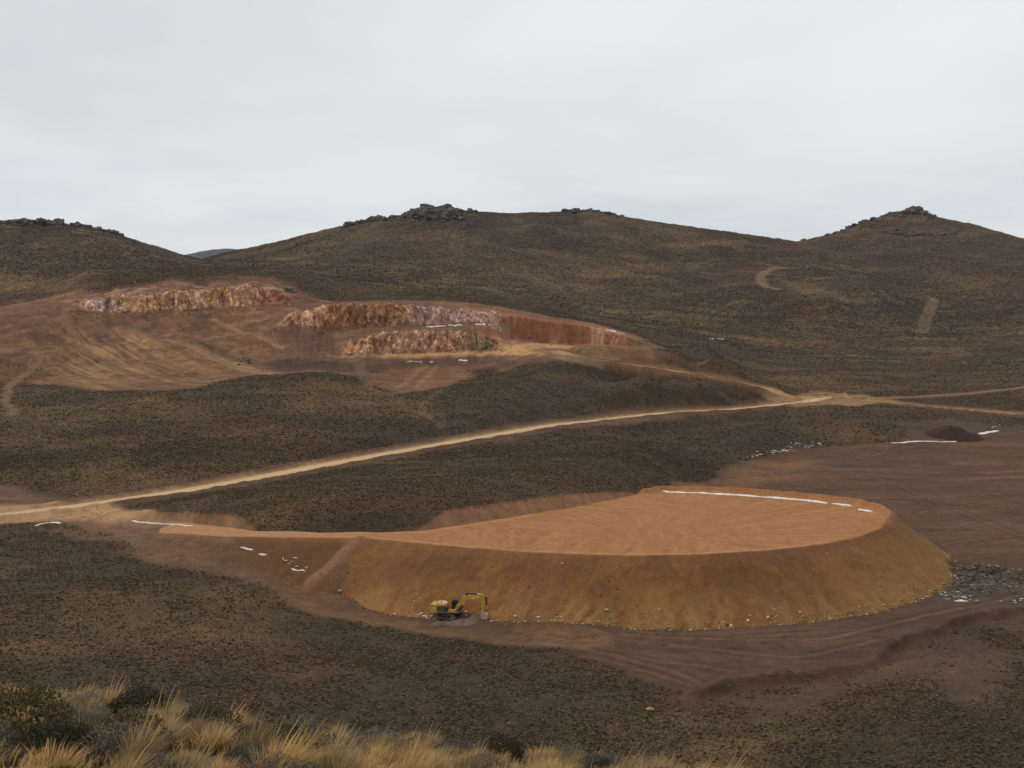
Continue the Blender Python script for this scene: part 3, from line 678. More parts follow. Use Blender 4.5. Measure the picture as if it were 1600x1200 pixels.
EZ = EZ + 1.25 * np.exp(-((EB - .2) / 1.5) ** 2) * (1 + .25 * fbm(EX / 3, EY / 3, 2, 67))
EZ = EZ - 1.4 * (1 - sstep(200, 290, EPX)) * 1.0
# windrow that runs down the left end
WR = np.array([onz(562, 841, 11), onz(486, 908, 3.4)])
dw = ldist(WR, EX, EY)
EZ = EZ + .6 * np.exp(-(dw / 1.5) ** 2)
tz = zat(EX, EY)
keep = (EZ > tz - 1.3) & (ES < 24)
# surface colour
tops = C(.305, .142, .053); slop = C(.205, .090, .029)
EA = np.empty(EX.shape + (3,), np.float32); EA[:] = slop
def eput(mk_, col):
    global EA
    EA = EA + (np.asarray(col, np.float32) - EA) * mk_[..., None].astype(np.float32)
dn = np.clip(ES / 15, 0, 1)
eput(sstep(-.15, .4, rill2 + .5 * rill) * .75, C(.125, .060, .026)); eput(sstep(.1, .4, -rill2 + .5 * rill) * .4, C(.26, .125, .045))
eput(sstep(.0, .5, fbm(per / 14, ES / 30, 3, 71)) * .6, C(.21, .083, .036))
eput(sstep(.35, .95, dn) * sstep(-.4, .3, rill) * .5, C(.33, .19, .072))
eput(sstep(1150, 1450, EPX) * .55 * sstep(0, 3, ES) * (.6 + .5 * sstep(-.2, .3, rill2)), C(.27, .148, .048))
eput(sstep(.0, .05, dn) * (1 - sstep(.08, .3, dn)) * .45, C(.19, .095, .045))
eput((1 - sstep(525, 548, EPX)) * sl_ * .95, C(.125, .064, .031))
eput(np.exp(-(dw / 1.7) ** 4) * .85, C(.245, .130, .075))
eput(np.exp(-((dw - 2.2) / .8) ** 2) * (EPX > 500) * .3 * sl_, C(.15, .075, .035))
eput(top, tops)
pC = onz(640, 842, 11); th = np.arctan2(EY - pC[1], EX - pC[0]); rr = np.hypot(EX - pC[0], EY - pC[1])
wx = 6 * fbm(EX / 12, EY / 18, 2, 72)
pR = onz(1010, 836, 11); aR = np.arctan2(EY - pR[1], EX - pR[0]); st1 = fbm((rr + wx) / .8, th * 5, 3, 73); st2 = fbm(aR * 34, np.hypot(EX - pR[0], EY - pR[1]) / 30, 3, 74) * sstep(2, 9, np.hypot(EX - pR[0], EY - pR[1]))
mm = sstep(-.1, .25, fbm(EX / 26, EY / 20, 2, 75) + .3 - (EPX > 900) * .35)
st = st1 * mm + st2 * (1 - mm)
eput(top * sstep(.0, .45, st) * .36, C(.42, .215, .088)); eput(top * sstep(.0, .45, -st) * .38, C(.25, .112, .042))
eput(top * sstep(-.2, .5, fbm(EX / 26, EY / 16, 3, 76)) * .2, C(.32, .14, .06))
eput(top * sstep(-3.5, -.8, ES) * (EPX < 1300) * (EY < 330) * .35, C(.46, .25, .13))
for r_ in (14, 19, 20.5, 27, 33, 34.6, 41, 47, 52, 53.6, 60):
    eput(top * np.exp(-((rr + wx * .5 - r_ * 1.35) / .38) ** 2) * .4 * sstep(-.5, .2, fbm(th * 6, rr * 0 + r_, 2, 79)), C(.22, .098, .038))
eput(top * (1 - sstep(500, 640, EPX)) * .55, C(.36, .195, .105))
eput(np.exp(-((EB - .2) / 1.9) ** 2) * .75, C(.26, .125, .055))
EA = np.clip(EA * (1 + .14 * fbm(EX / 1.2, EY / 1.2, 2, 77)[..., None]), .01, .9).astype(np.float32)
def emb_material(name, strength):
    m, t, b = newmat(name); at = N(t, 'ShaderNodeAttribute', attribute_name='albedo')
    co = N(t, 'ShaderNodeTexCoord').outputs['Object']
    n1 = noise(t, co, 3.2, 5, .7); n2 = noise(t, co, .5, 4, .6)
    c = mixc(t, 1, at.outputs['Color'], ramp(t, n1, [(.3, (.66, .65, .63)), (.5, (1, 1, 1)), (.66, (1.3, 1.3, 1.3)), (.75, (1.7, 1.8, 1.9))]) if strength > .5 else ramp(t, n1, [(.3, (.85, .85, .85)), (.5, (1, 1, 1)), (.7, (1.14, 1.14, 1.14))]), 'MULTIPLY')
    c = mixc(t, 1, c, ramp(t, n2, [(.3, (.93, .92, .91)), (.5, (1, 1, 1)), (.7, (1.07, 1.07, 1.07))]), 'MULTIPLY')
    L(t, c, b.inputs['Base Color']); bump(t, b, n1, strength, .25); return m
emb = thing('embankment', 'large flat-topped ochre earth platform with steep sides in the middle of the valley', 'earth platform', (float(cxy[0]), float(cxy[1]), 0))
fi, fj = np.meshgrid(np.arange(len(gy) - 1), np.arange(len(gx) - 1), indexing='ij')
kf = keep[:-1, :-1] & keep[1:, :-1] & keep[:-1, 1:] & keep[1:, 1:]
VE = np.stack([EX - cxy[0], EY - cxy[1], EZ], -1).reshape(-1, 3); NE = len(gx)
P_ = np.stack([EX, EY, EZ], -1); a1 = np.gradient(P_, axis=1); a0 = np.gradient(P_, axis=0); EN = np.cross(a1, a0); EN /= np.linalg.norm(EN, axis=-1, keepdims=True)
isTop = (ES[:-1, :-1] < 0.1) & (EB[:-1, :-1] > 2.4)
isBerm = (EB[:-1, :-1] <= 2.4)
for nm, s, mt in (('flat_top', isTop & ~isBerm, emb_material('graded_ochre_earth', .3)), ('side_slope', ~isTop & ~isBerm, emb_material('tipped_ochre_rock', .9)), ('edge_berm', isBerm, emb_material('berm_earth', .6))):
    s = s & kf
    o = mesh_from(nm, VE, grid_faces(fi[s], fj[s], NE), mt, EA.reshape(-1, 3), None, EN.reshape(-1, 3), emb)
def surf(x, y):
    """height of land or platform"""
    x = np.asarray(x, float); y = np.asarray(y, float)
    z = zat(x, y); e = bil(EZ, gx, gy, x, y)
    inside = (x > gx[0]) & (x < gx[-1]) & (y > gy[0]) & (y < gy[-1]) & (bil(ES, gx, gy, x, y) < 24)
    return np.where(inside, np.maximum(z, e), z)

# ------------------------------------------------------------------ roads
def road(name, P, width, col, edge, rough_seed, lift=.12, ruts=((-1.1, .35), (1.1, .35))):
    seg = np.hypot(*(P[1:] - P[:-1]).T); s = np.concatenate([[0], np.cumsum(seg)])
    q = np.arange(0, s[-1], 2.5); C0 = np.stack([np.interp(q, s, P[:, 0]), np.interp(q, s, P[:, 1])], -1)
    for _ in range(6): C0[1:-1] = (C0[:-2] + C0[1:-1] * 2 + C0[2:]) / 4
    T = np.gradient(C0, axis=0); T /= np.linalg.norm(T, axis=1, keepdims=True); Nn = np.stack([-T[:, 1], T[:, 0]], -1)
    us = np.array([-.62, -.5, -.42, -.32, -.22, -.12, 0, .12, .22, .32, .42, .5, .62])
    h = np.array([-1.0, .0, .06, .04, .0, .05, .08, .05, .0, .04, .06, .0, -1.0])
    zc = surf(C0[:, 0], C0[:, 1])
    for _ in range(3): zc[1:-1] = (zc[:-2] + zc[1:-1] + zc[2:]) / 3
    V = []; Cc = []
    for k, u in enumerate(us):
        wv_ = width * (1 + .05 * fbm(q / 9, q * 0 + k * .4, 3, rough_seed))
        xy = C0 + Nn * (u * wv_)[:, None]
        zz = np.maximum(zc, zat(xy[:, 0], xy[:, 1])) + lift + h[k] * (1.0 if abs(u) > .6 else 1)
        if abs(u) > .6: zz = zat(xy[:, 0], xy[:, 1]) - .35
        V.append(np.stack([xy[:, 0], xy[:, 1], zz], -1))
        n_ = fbm(q / 7, q * 0 + k * 1.3, 4, rough_seed + 5); rut = .82 if k in (4, 8) else 1.06
        t_ = np.clip(abs(u) * 2 - .55, 0, 1) * 1.2
        c = lerp(np.asarray(col)[None], np.asarray(edge)[None], np.clip(t_ + n_ * .35, 0, 1)[:, None]) * (rut * (1 + .15 * n_))[:, None]
        Cc.append(c)
    V = np.stack(V, 1); Cc = np.stack(Cc, 1); n = len(us)
    a, b = np.meshgrid(np.arange(len(q) - 1), np.arange(n - 1), indexing='ij')
    Fq = np.stack([a * n + b, a * n + b + 1, (a + 1) * n + b + 1, (a + 1) * n + b], -1).reshape(-1, 4)
    o = mesh_from(name, V.reshape(-1, 3), Fq[:, ::-1], M_road, Cc.reshape(-1, 3))
    return tagx(o, kind='structure')
M_road = emb_material('road_gravel', .3); M_road.name = 'road_gravel'
tan = (.50, .345, .19); tane = (.27, .155, .08)
road('haul_road', R_main, 7.2, tan, tane, 500)
road('quarry_road', R_quarry, 9.0, (.36, .215, .11), (.24, .135, .07), 510)
road('east_road', R_east, 6.0, (.36, .23, .125), (.22, .125, .065), 520)
road('side_track', R_spur, 3.5, (.20, .12, .07), (.15, .085, .05), 530)

# ------------------------------------------------------------------ scatter helpers (geometry nodes, one object = one mass)
def scatter(name, pts, scale, tint, mat, kind='bush', label=None):
    me = bpy.data.meshes.new(name); me.vertices.add(len(pts)); me.vertices.foreach_set('co', pts.astype(np.float32).ravel())
    a = me.attributes.new('sc', 'FLOAT', 'POINT'); a.data.foreach_set('value', scale.astype(np.float32))
    a = me.attributes.new('tint', 'FLOAT', 'POINT'); a.data.foreach_set('value', tint.astype(np.float32))
    a = me.attributes.new('rot', 'FLOAT', 'POINT'); a.data.foreach_set('value', RNG.uniform(0, 6.28, len(pts)).astype(np.float32))
    me.materials.append(mat)
    o = bpy.data.objects.new(name, me); COL.objects.link(o)
    g = bpy.data.node_groups.new(name, 'GeometryNodeTree')
    g.interface.new_socket('Geometry', in_out='INPUT', socket_type='NodeSocketGeometry'); g.interface.new_socket('Geometry', in_out='OUTPUT', socket_type='NodeSocketGeometry')
    gi = g.nodes.new('NodeGroupInput'); go = g.nodes.new('NodeGroupOutput')
    join = g.nodes.new('GeometryNodeGeometryToInstance')
    for v in range(5):
        ico = g.nodes.new('GeometryNodeMeshIcoSphere'); ico.inputs['Subdivisions'].default_value = 2; ico.inputs['Radius'].default_value = 1
        src = ico.outputs['Mesh']
        sp = g.nodes.new('GeometryNodeSetPosition')
        nz = g.nodes.new('ShaderNodeTexNoise'); nz.noise_dimensions = '4D'; nz.inputs['W'].default_value = v * 7.3
        nz.inputs['Scale'].default_value = 2.2 if kind == 'bush' else 1.1; nz.inputs['Detail'].default_value = 3
        vm = g.nodes.new('ShaderNodeVectorMath'); vm.operation = 'SUBTRACT'; vm.inputs[1].default_value = (.5, .5, .5)
        g.links.new(nz.outputs['Color'], vm.inputs[0])
        vs_ = g.nodes.new('ShaderNodeVectorMath'); vs_.operation = 'SCALE'; vs_.inputs['Scale'].default_value = 1.9 if kind == 'bush' else 1.3
        g.links.new(vm.outputs[0], vs_.inputs[0]); g.links.new(vs_.outputs[0], sp.inputs['Offset']); g.links.new(src, sp.inputs['Geometry'])
        tr = g.nodes.new('GeometryNodeTransform'); tr.inputs['Scale'].default_value = (1, 1, .75 if kind == 'bush' else .6); tr.inputs['Translation'].default_value = (0, 0, .35 if kind == 'bush' else .15)
        g.links.new(sp.outputs[0], tr.inputs['Geometry'])
        sm = g.nodes.new('GeometryNodeSetMaterial'); sm.inputs['Material'].default_value = mat
        g.links.new(tr.outputs[0], sm.inputs[0]); g.links.new(sm.outputs[0], join.inputs[0])
    ip = g.nodes.new('GeometryNodeInstanceOnPoints'); ip.inputs['Pick Instance'].default_value = True
    def attr(nm, ty='FLOAT'):
        x = g.nodes.new('GeometryNodeInputNamedAttribute'); x.data_type = ty; x.inputs['Name'].default_value = nm; return x.outputs['Attribute']
    g.links.new(gi.outputs[0], ip.inputs['Points']); g.links.new(join.outputs[0], ip.inputs['Instance'])
    g.links.new(attr('sc'), ip.inputs['Scale'])
    cx_ = g.nodes.new('ShaderNodeCombineXYZ'); g.links.new(attr('rot'), cx_.inputs[2]); g.links.new(cx_.outputs[0], ip.inputs['Rotation'])
    g.links.new(ip.outputs[0], go.inputs[0])
    md = o.modifiers.new('scatter', 'NODES'); md.node_group = g
    return tagx(o, kind='stuff', label=label)
def tint_mat(name, stops):
    m, t, b = newmat(name); at = N(t, 'ShaderNodeAttribute', attribute_name='tint', attribute_type='INSTANCER')
    L(t, ramp(t, at.outputs['Fac'], stops), b.inputs['Base Color']); return m
M_scrub = tint_mat('scrub_leaves', [(0, (.030, .023, .015)), (.3, (.043, .032, .019)), (.6, (.058, .041, .024)), (.82, (.082, .056, .030)), (1, (.14, .092, .042))])
M_tuft = tint_mat('dry_tufts', [(0, (.08, .057, .030)), (.5, (.135, .095, .043)), (1, (.24, .165, .075))])
M_stone = tint_mat('broken_stone', [(0, (.12, .06, .035)), (.5, (.33, .19, .09)), (.8, (.45, .29, .17)), (1, (.62, .52, .42))])
M_fallen = tint_mat('fallen_quarry_rock', [(0, (.13, .07, .045)), (.5, (.26, .14, .085)), (.85, (.30, .18, .12)), (1, (.36, .25, .18))])
M_clod = tint_mat('earth_clods', [(0, (.045, .028, .019)), (.6, (.09, .052, .033)), (.9, (.15, .095, .06)), (1, (.30, .22, .16))])
M_rubble = tint_mat('grey_rubble', [(0, (.05, .04, .03)), (.6, (.12, .095, .075)), (.9, (.16, .13, .11)), (1, (.24, .20, .18))])

def land_points(n, r0, r1, pw):
    u = RNG.random(n); r = (r0 ** pw + u * (r1 ** pw - r0 ** pw)) ** (1 / pw)
    a = np.radians(RNG.uniform(-25, 25, n)); return r * np.sin(a), r * np.cos(a), a, r
def attr_at(G, a, r): return bil(G, AZ, RD, a, r)
def build_scrub():
    for nm, n, r0, r1, pw, s0, s1, mat, thr in (('scrub', 420000, 130, 480, 1.5, .07, .25, M_scrub, -.5), ('scrub', 330000, 430, 1100, 1.1, .12, .38, M_scrub, -.35), ('scrub', 240000, 800, 1950, 1.1, .22, .62, M_scrub, 0),
                                                 ('dry_grass', 200000, 130, 480, 1.5, .06, .18, M_tuft, 0), ('dry_grass', 150000, 430, 1100, 1.1, .10, .28, M_tuft, 0)):
        x, y, a, r = land_points(n, r0, r1, pw)
        b = attr_at(BARE, a, r); al = attr_at(ALB[..., 0], a, r)
        clump = fbm(x / 7, y / 7, 3, 600) if r1 < 1500 else 1.6 * fbm(x / 50, y / 90, 4, 601)
        pr = (1 - np.clip(b * 1.15, 0, 1)) ** 1.5
        if mat is M_tuft: pr = pr * np.clip((al - .04) / .07, .18, 1)
        else: pr = pr * np.clip(1.25 - (al - .05) / .08, .3, 1) * np.clip(.75 + .9 * clump + .5 * fbm(x / 30, y / 22, 3, 602), .08, 1)
        Ssd = bil(ES, gx, gy, x, y); on = (x > gx[0]) & (x < gx[-1]) & (y > gy[0]) & (y < gy[-1])
        pr = np.where(on & (bil(EZ, gx, gy, x, y) > zat(x, y) - .1) & (Ssd < 24), 0, pr)
        pr = pr * (sstep(800, 1100, r) if r1 > 1500 else 1 - sstep(800, 1100, r))
        k = RNG.random(n) < pr; x, y, a, r = x[k], y[k], a[k], r[k]
        z = zat(x, y)
        sc = s0 + (s1 - s0) * RNG.random(len(x)) ** 3.0
        scatter(nm, np.stack([x, y, z], -1), sc, (.28 + .55 * RNG.random(len(x))) if r1 > 1500 else RNG.random(len(x)), mat)
build_scrub()
def build_stones():
    n = 17000
    # lower part of the fill, thicker towards the toe
    i = RNG.integers(0, EX.size, n * 14); es = ES.ravel()[i]; tzv = tz.ravel()[i]; ez = EZ.ravel()[i]; ex = EX.ravel()[i]; ey = EY.ravel()[i]
    ab = ez - tzv
    pr = np.where((ab > -.4) & (es > 1) & (ey < 345), np.exp(-np.maximum(ab, 0) / 1.0) * .9 + .012, 0) * np.clip((EPX.ravel()[i] - 480) / 300, .0, 1)
    k = np.where(RNG.random(len(i)) < pr)[0][:n]
    x = ex[k] + RNG.uniform(-.4, .4, len(k)); y = ey[k] + RNG.uniform(-.4, .4, len(k)); z = surf(x, y)
    ab = ab[k]; sc = (.035 + .11 * RNG.random(len(k)) ** 3 + .22 * RNG.random(len(k)) ** 18) * (1 + .7 * np.exp(-np.maximum(ab, 0) / 1.2))
    scatter('loose_stones', np.stack([x, y, z], -1), sc, RNG.random(len(k)), M_stone, 'stone')
    x, y, a, r = land_points(260000, 690, 800, 1); pq = px_of(a); fx = bil(fidx, AZ, RD, a, r); kf_ = np.zeros(len(x), bool)
    for a_ in (0, 2, 4): kf_ |= (np.abs(fx - a_) < .22) & (np.interp(pq, QX, QY[a_] - QY[a_ + 1]) > 9) & (fx > 0) & (RNG.random(len(x)) < .25)
    x, y = x[kf_], y[kf_]
    scatter('fallen_rock', np.stack([x, y, zat(x, y)], -1), .12 + .5 * RNG.random(len(x)) ** 3, RNG.random(len(x)), M_fallen, 'stone')
    x, y, a, r = land_points(150000, 190, 620, 1.3)
    b = attr_at(BARE, a, r); ssd = bil(ES, gx, gy, x, y); on = (x > gx[0]) & (x < gx[-1]) & (y > gy[0]) & (y < gy[-1])
    k = (RNG.random(len(x)) < b * np.clip(.15 + .9 * fbm(x / 18, y / 12, 4, 610), .02, .6)) & ~(on & (ssd < 2))
    x, y = x[k], y[k]; scatter('clods', np.stack([x, y, surf(x, y)], -1), .03 + .20 * RNG.random(len(x)) ** 5, RNG.random(len(x)), M_clod, 'stone')
    # heap of broken ground right of the fill
    P = []
    c0 = hit(1525, 905)
    for _ in range(1500):
        u = random.gauss(0, 1); v = random.gauss(0, 1)
        P.append((c0[0] + u * 6.5, c0[1] + v * 7 + u * 1.5))
    P = np.array(P); scatter('rubble', np.stack([P[:, 0], P[:, 1], zat(P[:, 0], P[:, 1])], -1), .08 + .42 * RNG.random(len(P)) ** 3, RNG.random(len(P)), M_rubble, 'stone')
build_stones()

# ------------------------------------------------------------------ rocks
def rock_mesh(name, seed, mat, sub=2, sx=1, sy=1, sz=.7, amp=.42):
    rnd = np.random.default_rng(seed); bm = bmesh.new(); bmesh.ops.create_icosphere(bm, subdivisions=sub, radius=1)
    planes = [(Vector(rnd.normal(size=3)).normalized(), rnd.uniform(.55, .9)) for _ in range(9)]
    for v in bm.verts:
        for nn, dd in planes:
            k = v.co.dot(nn)
            if k > dd: v.co -= nn * (k - dd)
        v.co *= 1 + amp * .25 * rnd.normal()
        v.co = Vector((v.co.x * sx, v.co.y * sy, v.co.z * sz))
    me = bpy.data.meshes.new(name); bm.to_mesh(me); bm.free(); me.materials.append(mat); return me
def rock_material(name, c0, c1, c2, sc):
    m, t, b = newmat(name); co = N(t, 'ShaderNodeTexCoord').outputs['Object']
    n = noise(t, co, sc, 5, .65); n2 = noise(t, co, sc * 5, 3, .6)
    L(t, mixc(t, 1, ramp(t, n, [(.3, c0), (.5, c1), (.68, c2)]), ramp(t, n2, [(.3, (.7, .7, .7)), (.6, (1.15, 1.15, 1.15))]), 'MULTIPLY'), b.inputs['Base Color']); bump(t, b, n2, .7, .1); return m
M_rock = rock_material('dark_outcrop_rock', (.035, .030, .027), (.085, .070, .062), (.16, .13, .115), 1.2)
RK = [rock_mesh('outcrop_rock', s, M_rock, 2, 1, .8, .75) for s in range(7)]
def skyline_d(px):
    a = float(az_of(px)); d = np.arange(1100, 2150, 4.0); z = zat(d * math.sin(a), d * math.cos(a)); return a, float(d[np.argmax((z - CH) / d)])
def outcrop(label, x0, x1, n, s0, s1, down=10, lift=.25, name='rock_outcrop', prof=None):
    am, dm = skyline_d((x0 + x1) / 2); bx, by = dm * math.sin(am), dm * math.cos(am); bz = float(zat(bx, by))
    t = thing(name, label, 'rock outcrop', (bx, by, bz))
    for i in range(n):
        u = random.random(); px = x0 + (x1 - x0) * u
        a, d = skyline_d(px); w = (prof(u) if prof else 1 - .5 * abs(u - .5) * 2)
        d -= abs(random.gauss(0, down)) - 4
        x, y = d * math.sin(a), d * math.cos(a); s = (s0 + (s1 - s0) * random.random() ** 2) * w
        o = bpy.data.objects.new('rock', random.choice(RK)); COL.objects.link(o); o.parent = t
        o.location = (x - bx, y - by, float(zat(x, y)) - bz + s * random.uniform(-.25, lift)); o.scale = (s * random.uniform(.8, 1.5), s, s * random.uniform(.6, 1.1)); o.rotation_euler = (random.uniform(-.3, .3), random.uniform(-.3, .3), random.uniform(0, 6.28))
    return t
outcrop('jagged dark rock crest along the top of the left hill', -80, 196, 230, 2.4, 6.5, 14, .5)
outcrop('largest craggy rock crown on top of the middle hill, left of its bare saddle', 632, 722, 230, 2.8, 8.0, 42, .6, prof=lambda u: .7 + .6 * math.sin(math.pi * u))
outcrop('rock rib descending the left shoulder of the middle hill below its crown', 540, 636, 150, 2.5, 7.5, 26, .5)
outcrop('small low knob of rocks right beside the crown of the middle hill', 718, 747, 22, 3, 5.5, 8, .4)
outcrop('thin dark line of rocks on the right part of the middle hilltop', 878, 972, 110, 2.6, 6.4, 12, .4, prof=lambda u: 1.1 - .6 * u)
outcrop('rounded rock cap on the peak of the right hill', 1390, 1460, 110, 3, 8.5, 30, .45)
outcrop('scattered rocks on the left shoulder of the right hill', 1285, 1390, 100, 2.2, 6.0, 12, .35)
outcrop('few small rocks on the skyline right of the right peak', 1460, 1560, 14, 1.4, 3.2, 8, .15)
outcrop('single low rocks in the saddle between the middle and right hills', 1236, 1262, 6, 1.8, 3.5, 4, .2)
def crag(label, px, py, n, sx, sy, s0, s1):
    c = hit(px, py); bz = float(zat(*c)); t = thing('rock_outcrop', label, 'rock outcrop', (c[0], c[1], bz)); k = c / np.hypot(*c)
    for i in range(n):
        u, v = random.gauss(0, sx), random.gauss(0, sy); x, y = c[0] + u * k[1] + v * k[0], c[1] - u * k[0] + v * k[1]; s = random.uniform(s0, s1)
        o = bpy.data.objects.new('rock', random.choice(RK)); COL.objects.link(o); o.parent = t
        o.location = (x - c[0], y - c[1], float(zat(x, y)) - bz + s * .1); o.scale = (s * 1.3, s, s * .7); o.rotation_euler = (0, 0, random.uniform(0, 6.28))
crag('dark rock band on the face of the right hill below its peak', 1425, 366, 60, 20, 7, 2.2, 5.5)
crag('small dark crag high on the right flank of the right hill', 1508, 378, 10, 6, 6, 1.6, 3.6)
crag('two dark rocks on the left flank of the middle hill', 480, 378, 5, 4, 4, 1.8, 3.0)
crag('dark rocks standing out of the scrub below the quarry on the left', 430, 617, 14, 3.5, 5, .7, 1.6)
crag('dark rocks and bushes on the slope at the foot of the quarry fan', 388, 566, 9, 2.2, 3, .7, 1.5)
crag('dark rock clump on the slope left of the road junction', 1112, 608, 7, 3, 3, .6, 1.3)
crag('brown boulder clump at the right end of the upper quarry face', 452, 455, 5, 1.5, 1.5, 1.6, 2.6)

# ------------------------------------------------------------------ snow
M_snow, t_, b_ = newmat('old_snow'); b_.inputs['Roughness'].default_value = .7; co = N(t_, 'ShaderNodeTexCoord').outputs['Object']
L(t_, ramp(t_, noise(t_, co, 1.5, 4), [(.3, (.42, .36, .31)), (.45, (.62, .59, .56)), (.65, (.76, .76, .76))]), b_.inputs['Base Color']); bump(t_, b_, noise(t_, co, 3, 4), .5, .1)
def drift(P, width, label, group=None, height=.35, seed=1, gapy=0):
    """a long low bank of snow that follows a line"""
    seg = np.hypot(*(P[1:] - P[:-1]).T); s = np.concatenate([[0], np.cumsum(seg)]); q = np.arange(0, s[-1] + .3, .5)
    C0 = np.stack([np.interp(q, s, P[:, 0]), np.interp(q, s, P[:, 1])], -1)
    T = np.gradient(C0, axis=0); T /= np.linalg.norm(T, axis=1, keepdims=True) + 1e-9; Nn = np.stack([-T[:, 1], T[:, 0]], -1)
    wd = width * np.clip(.75 + .5 * fbm(q / 2.2, q * 0 + seed, 3, 700 + seed), .12 if gapy else .35, 2) * np.minimum(1, np.minimum(q, q[-1] - q) / 1.0 + .1)
    C0 = C0 + Nn * (fbm(q / 5, q * 0 + seed, 2, 720 + seed) * width * .5)[:, None]
    us = [-.6, -.4, -.15, .15, .4, .6]; hs = [-.25, .45, .9, 1, .5, -.25]
    V = []
    for u, h in zip(us, hs):
        xy = C0 + Nn * (u * wd)[:, None]; V.append(np.stack([xy[:, 0], xy[:, 1], surf(xy[:, 0], xy[:, 1]) + h * height * .6 * np.minimum(1, wd / width) * (1 + .3 * fbm(q / 1.1, q * 0 + u * 3, 2, 740))], -1))
    V = np.stack(V, 1); n = len(us); a, b = np.meshgrid(np.arange(len(q) - 1), np.arange(n - 1), indexing='ij')
    Fq = np.stack([a * n + b, (a + 1) * n + b, (a + 1) * n + b + 1, a * n + b + 1], -1).reshape(-1, 4)[:, ::-1]
    o = mesh_from('snow_drift', V.reshape(-1, 3), Fq, M_snow); return tagx(o, label, 'snow', group)
zp = lambda pts, z=11: np.array([onz(p, q, z) for p, q in pts])
drift(zp([(1035,769),(1060,769),(1100,770.5),(1150,773.5),(1200,777),(1250,781.5),(1295,786)]), 1.7, 'long white snow drift along the far rim of the earth platform', height=.45, seed=1)
drift(zp([(1297,787),(1330,791)]), 1.5, 'short snow drift continuing the long one on the platform rim', height=.5, seed=2)
drift(zp([(1339,796),(1364,800)]), 1.3, 'rightmost short snow strip on the platform rim', height=.5, seed=3)
drift(hits_s([(1392,693),(1430,690),(1495,690)], 12), 1.5, 'snow strip in front of the dark soil mound', height=.3, seed=4)
drift(hits_s([(1492,686),(1520,680),(1525,679)], 8), 2.2, 'slanting snow strip right beside the dark soil mound', height=.3, seed=5)
drift(hits_s([(1528,678),(1560,673)], 8), 2.6, 'broken snow strip right of the slanting one near the right edge', height=.25, seed=6, gapy=1)
drift(hits_s([(205,814),(240,818),(302,822)], 12), .6, 'thin snow line along the access ramp near the road fork', height=.2, seed=7)
drift(hits_s([(374,856),(396,861)], 8), .4, 'thin snow line at the left foot of the ramp slope', height=.2, seed=8, gapy=1)
drift(hits_s([(404,865),(418,869)], 6), .55, 'bright snow patch below the ramp slope', height=.3, seed=9)
drift(hits_s([(455,888),(478,896)], 6), .4, 'snow strip beside the foot of the windrow', height=.2, seed=10, gapy=1)
drift(hits_s([(55,822),(75,817),(95,818)], 6), .9, 'patchy snow below the road fork at the far left', height=.25, seed=11, gapy=1)
drift(hits_s([(716,563),(731,563)], 6), 2.2, 'snow patch on the lower quarry bench, right of the snow dots', height=.45, seed=12)
drift(hits_s([(665,511),(700,509),(722,508)], 6), 1.8, 'snow strip at the foot of the middle quarry face', height=.25, seed=13)
drift(hits_s([(741,506),(757,506)], 6), 2.2, 'snow strip right beside the one under the middle quarry face', height=.3, seed=14)
drift(hits_s([(1107,529),(1132,530)], 6), 2.2, 'lone snow streak on the plain right of the quarry', height=.2, seed=15)
drift(hits_s([(1078,769),(1079,769)], 6) if False else hits_s([(950,515.5),(958,516)], 6), 3, 'snow spot on top of the red quarry slope', height=.5, seed=16)
SN = [rock_mesh('snow_lump', 40 + s, M_snow, 2, 1.2, .8, .35, .3) for s in range(4)]
def lumps(pts, n, jx, jy, s0, s1, label, group, line=True):
    P = hits_s(pts, 6)
    for i in range(n):
        c = P[random.randrange(len(P))] + np.array([random.gauss(0, jx), random.gauss(0, jy)]); s = random.uniform(s0, s1) * .6
        o = bpy.data.objects.new('snow_patch', random.choice(SN)); COL.objects.link(o); o.location = (c[0], c[1], float(surf(c[0], c[1])) + s * .05)
        o.scale = (s * random.uniform(.8, 2.2), s, s); o.rotation_euler = (0, 0, random.uniform(-.4, .4)); tagx(o, label, 'snow', group)
lumps([(1168,714),(1200,708),(1228,703)], 34, .6, 1.2, .25, .75, 'small snow patch in the dotted row at the edge of the scrub hill', 'snow patches along the field edge')
lumps([(1236,700),(1262,693),(1288,692)], 30, 1.2, 3.5, .25, .7, 'thin snow patch among the tufts at the far field edge', 'snow patches behind the field edge')
lumps([(1468,928),(1490,930),(1512,933)], 26, .8, 2.0, .15, .5, 'snow patch beside the grey rubble right of the platform', 'snow patches by the rubble')
lumps([(1497,940),(1514,941)], 5, .4, .5, .5, .9, 'larger snow slab in front of the rubble', 'snow slabs by the rubble')
lumps([(1580,940),(1600,936)], 5, .5, 1, .2, .4, 'snow fleck on bare earth at the right edge of the view', 'snow flecks at the right edge')
lumps([(633,566),(670,567),(675,566)], 9, .5, 1, .6, 1.3, 'snow dot on the dark bank under the lower quarry bench', 'snow dots under the quarry bench')
lumps([(443,873),(460,880),(478,890)], 9, .4, .7, .2, .5, 'snow fleck at the foot of the ramp slope', 'snow flecks below the ramp')
lumps([(662,959),(668,963)], 4, .5, .5, .3, .55, 'snow fleck on the mud behind the excavator', 'snow flecks behind the excavator')
lumps([(1545,668),(1560,667),(1590,672)], 5, 1, 1.5, .4, .8, 'snow fleck on the bank above the far right field corner', 'snow flecks above the field corner')
lumps([(390,567)], 2, .6, .6, .8, 1.2, 'tiny snow spot beside the dark rocks at the foot of the fan', 'snow spots on the quarry fan')
lumps([(180,513),(243,543)], 3, 1, 1, .7, 1.1, 'white spot of snow high on the quarry fan', 'white spots on the quarry slope')

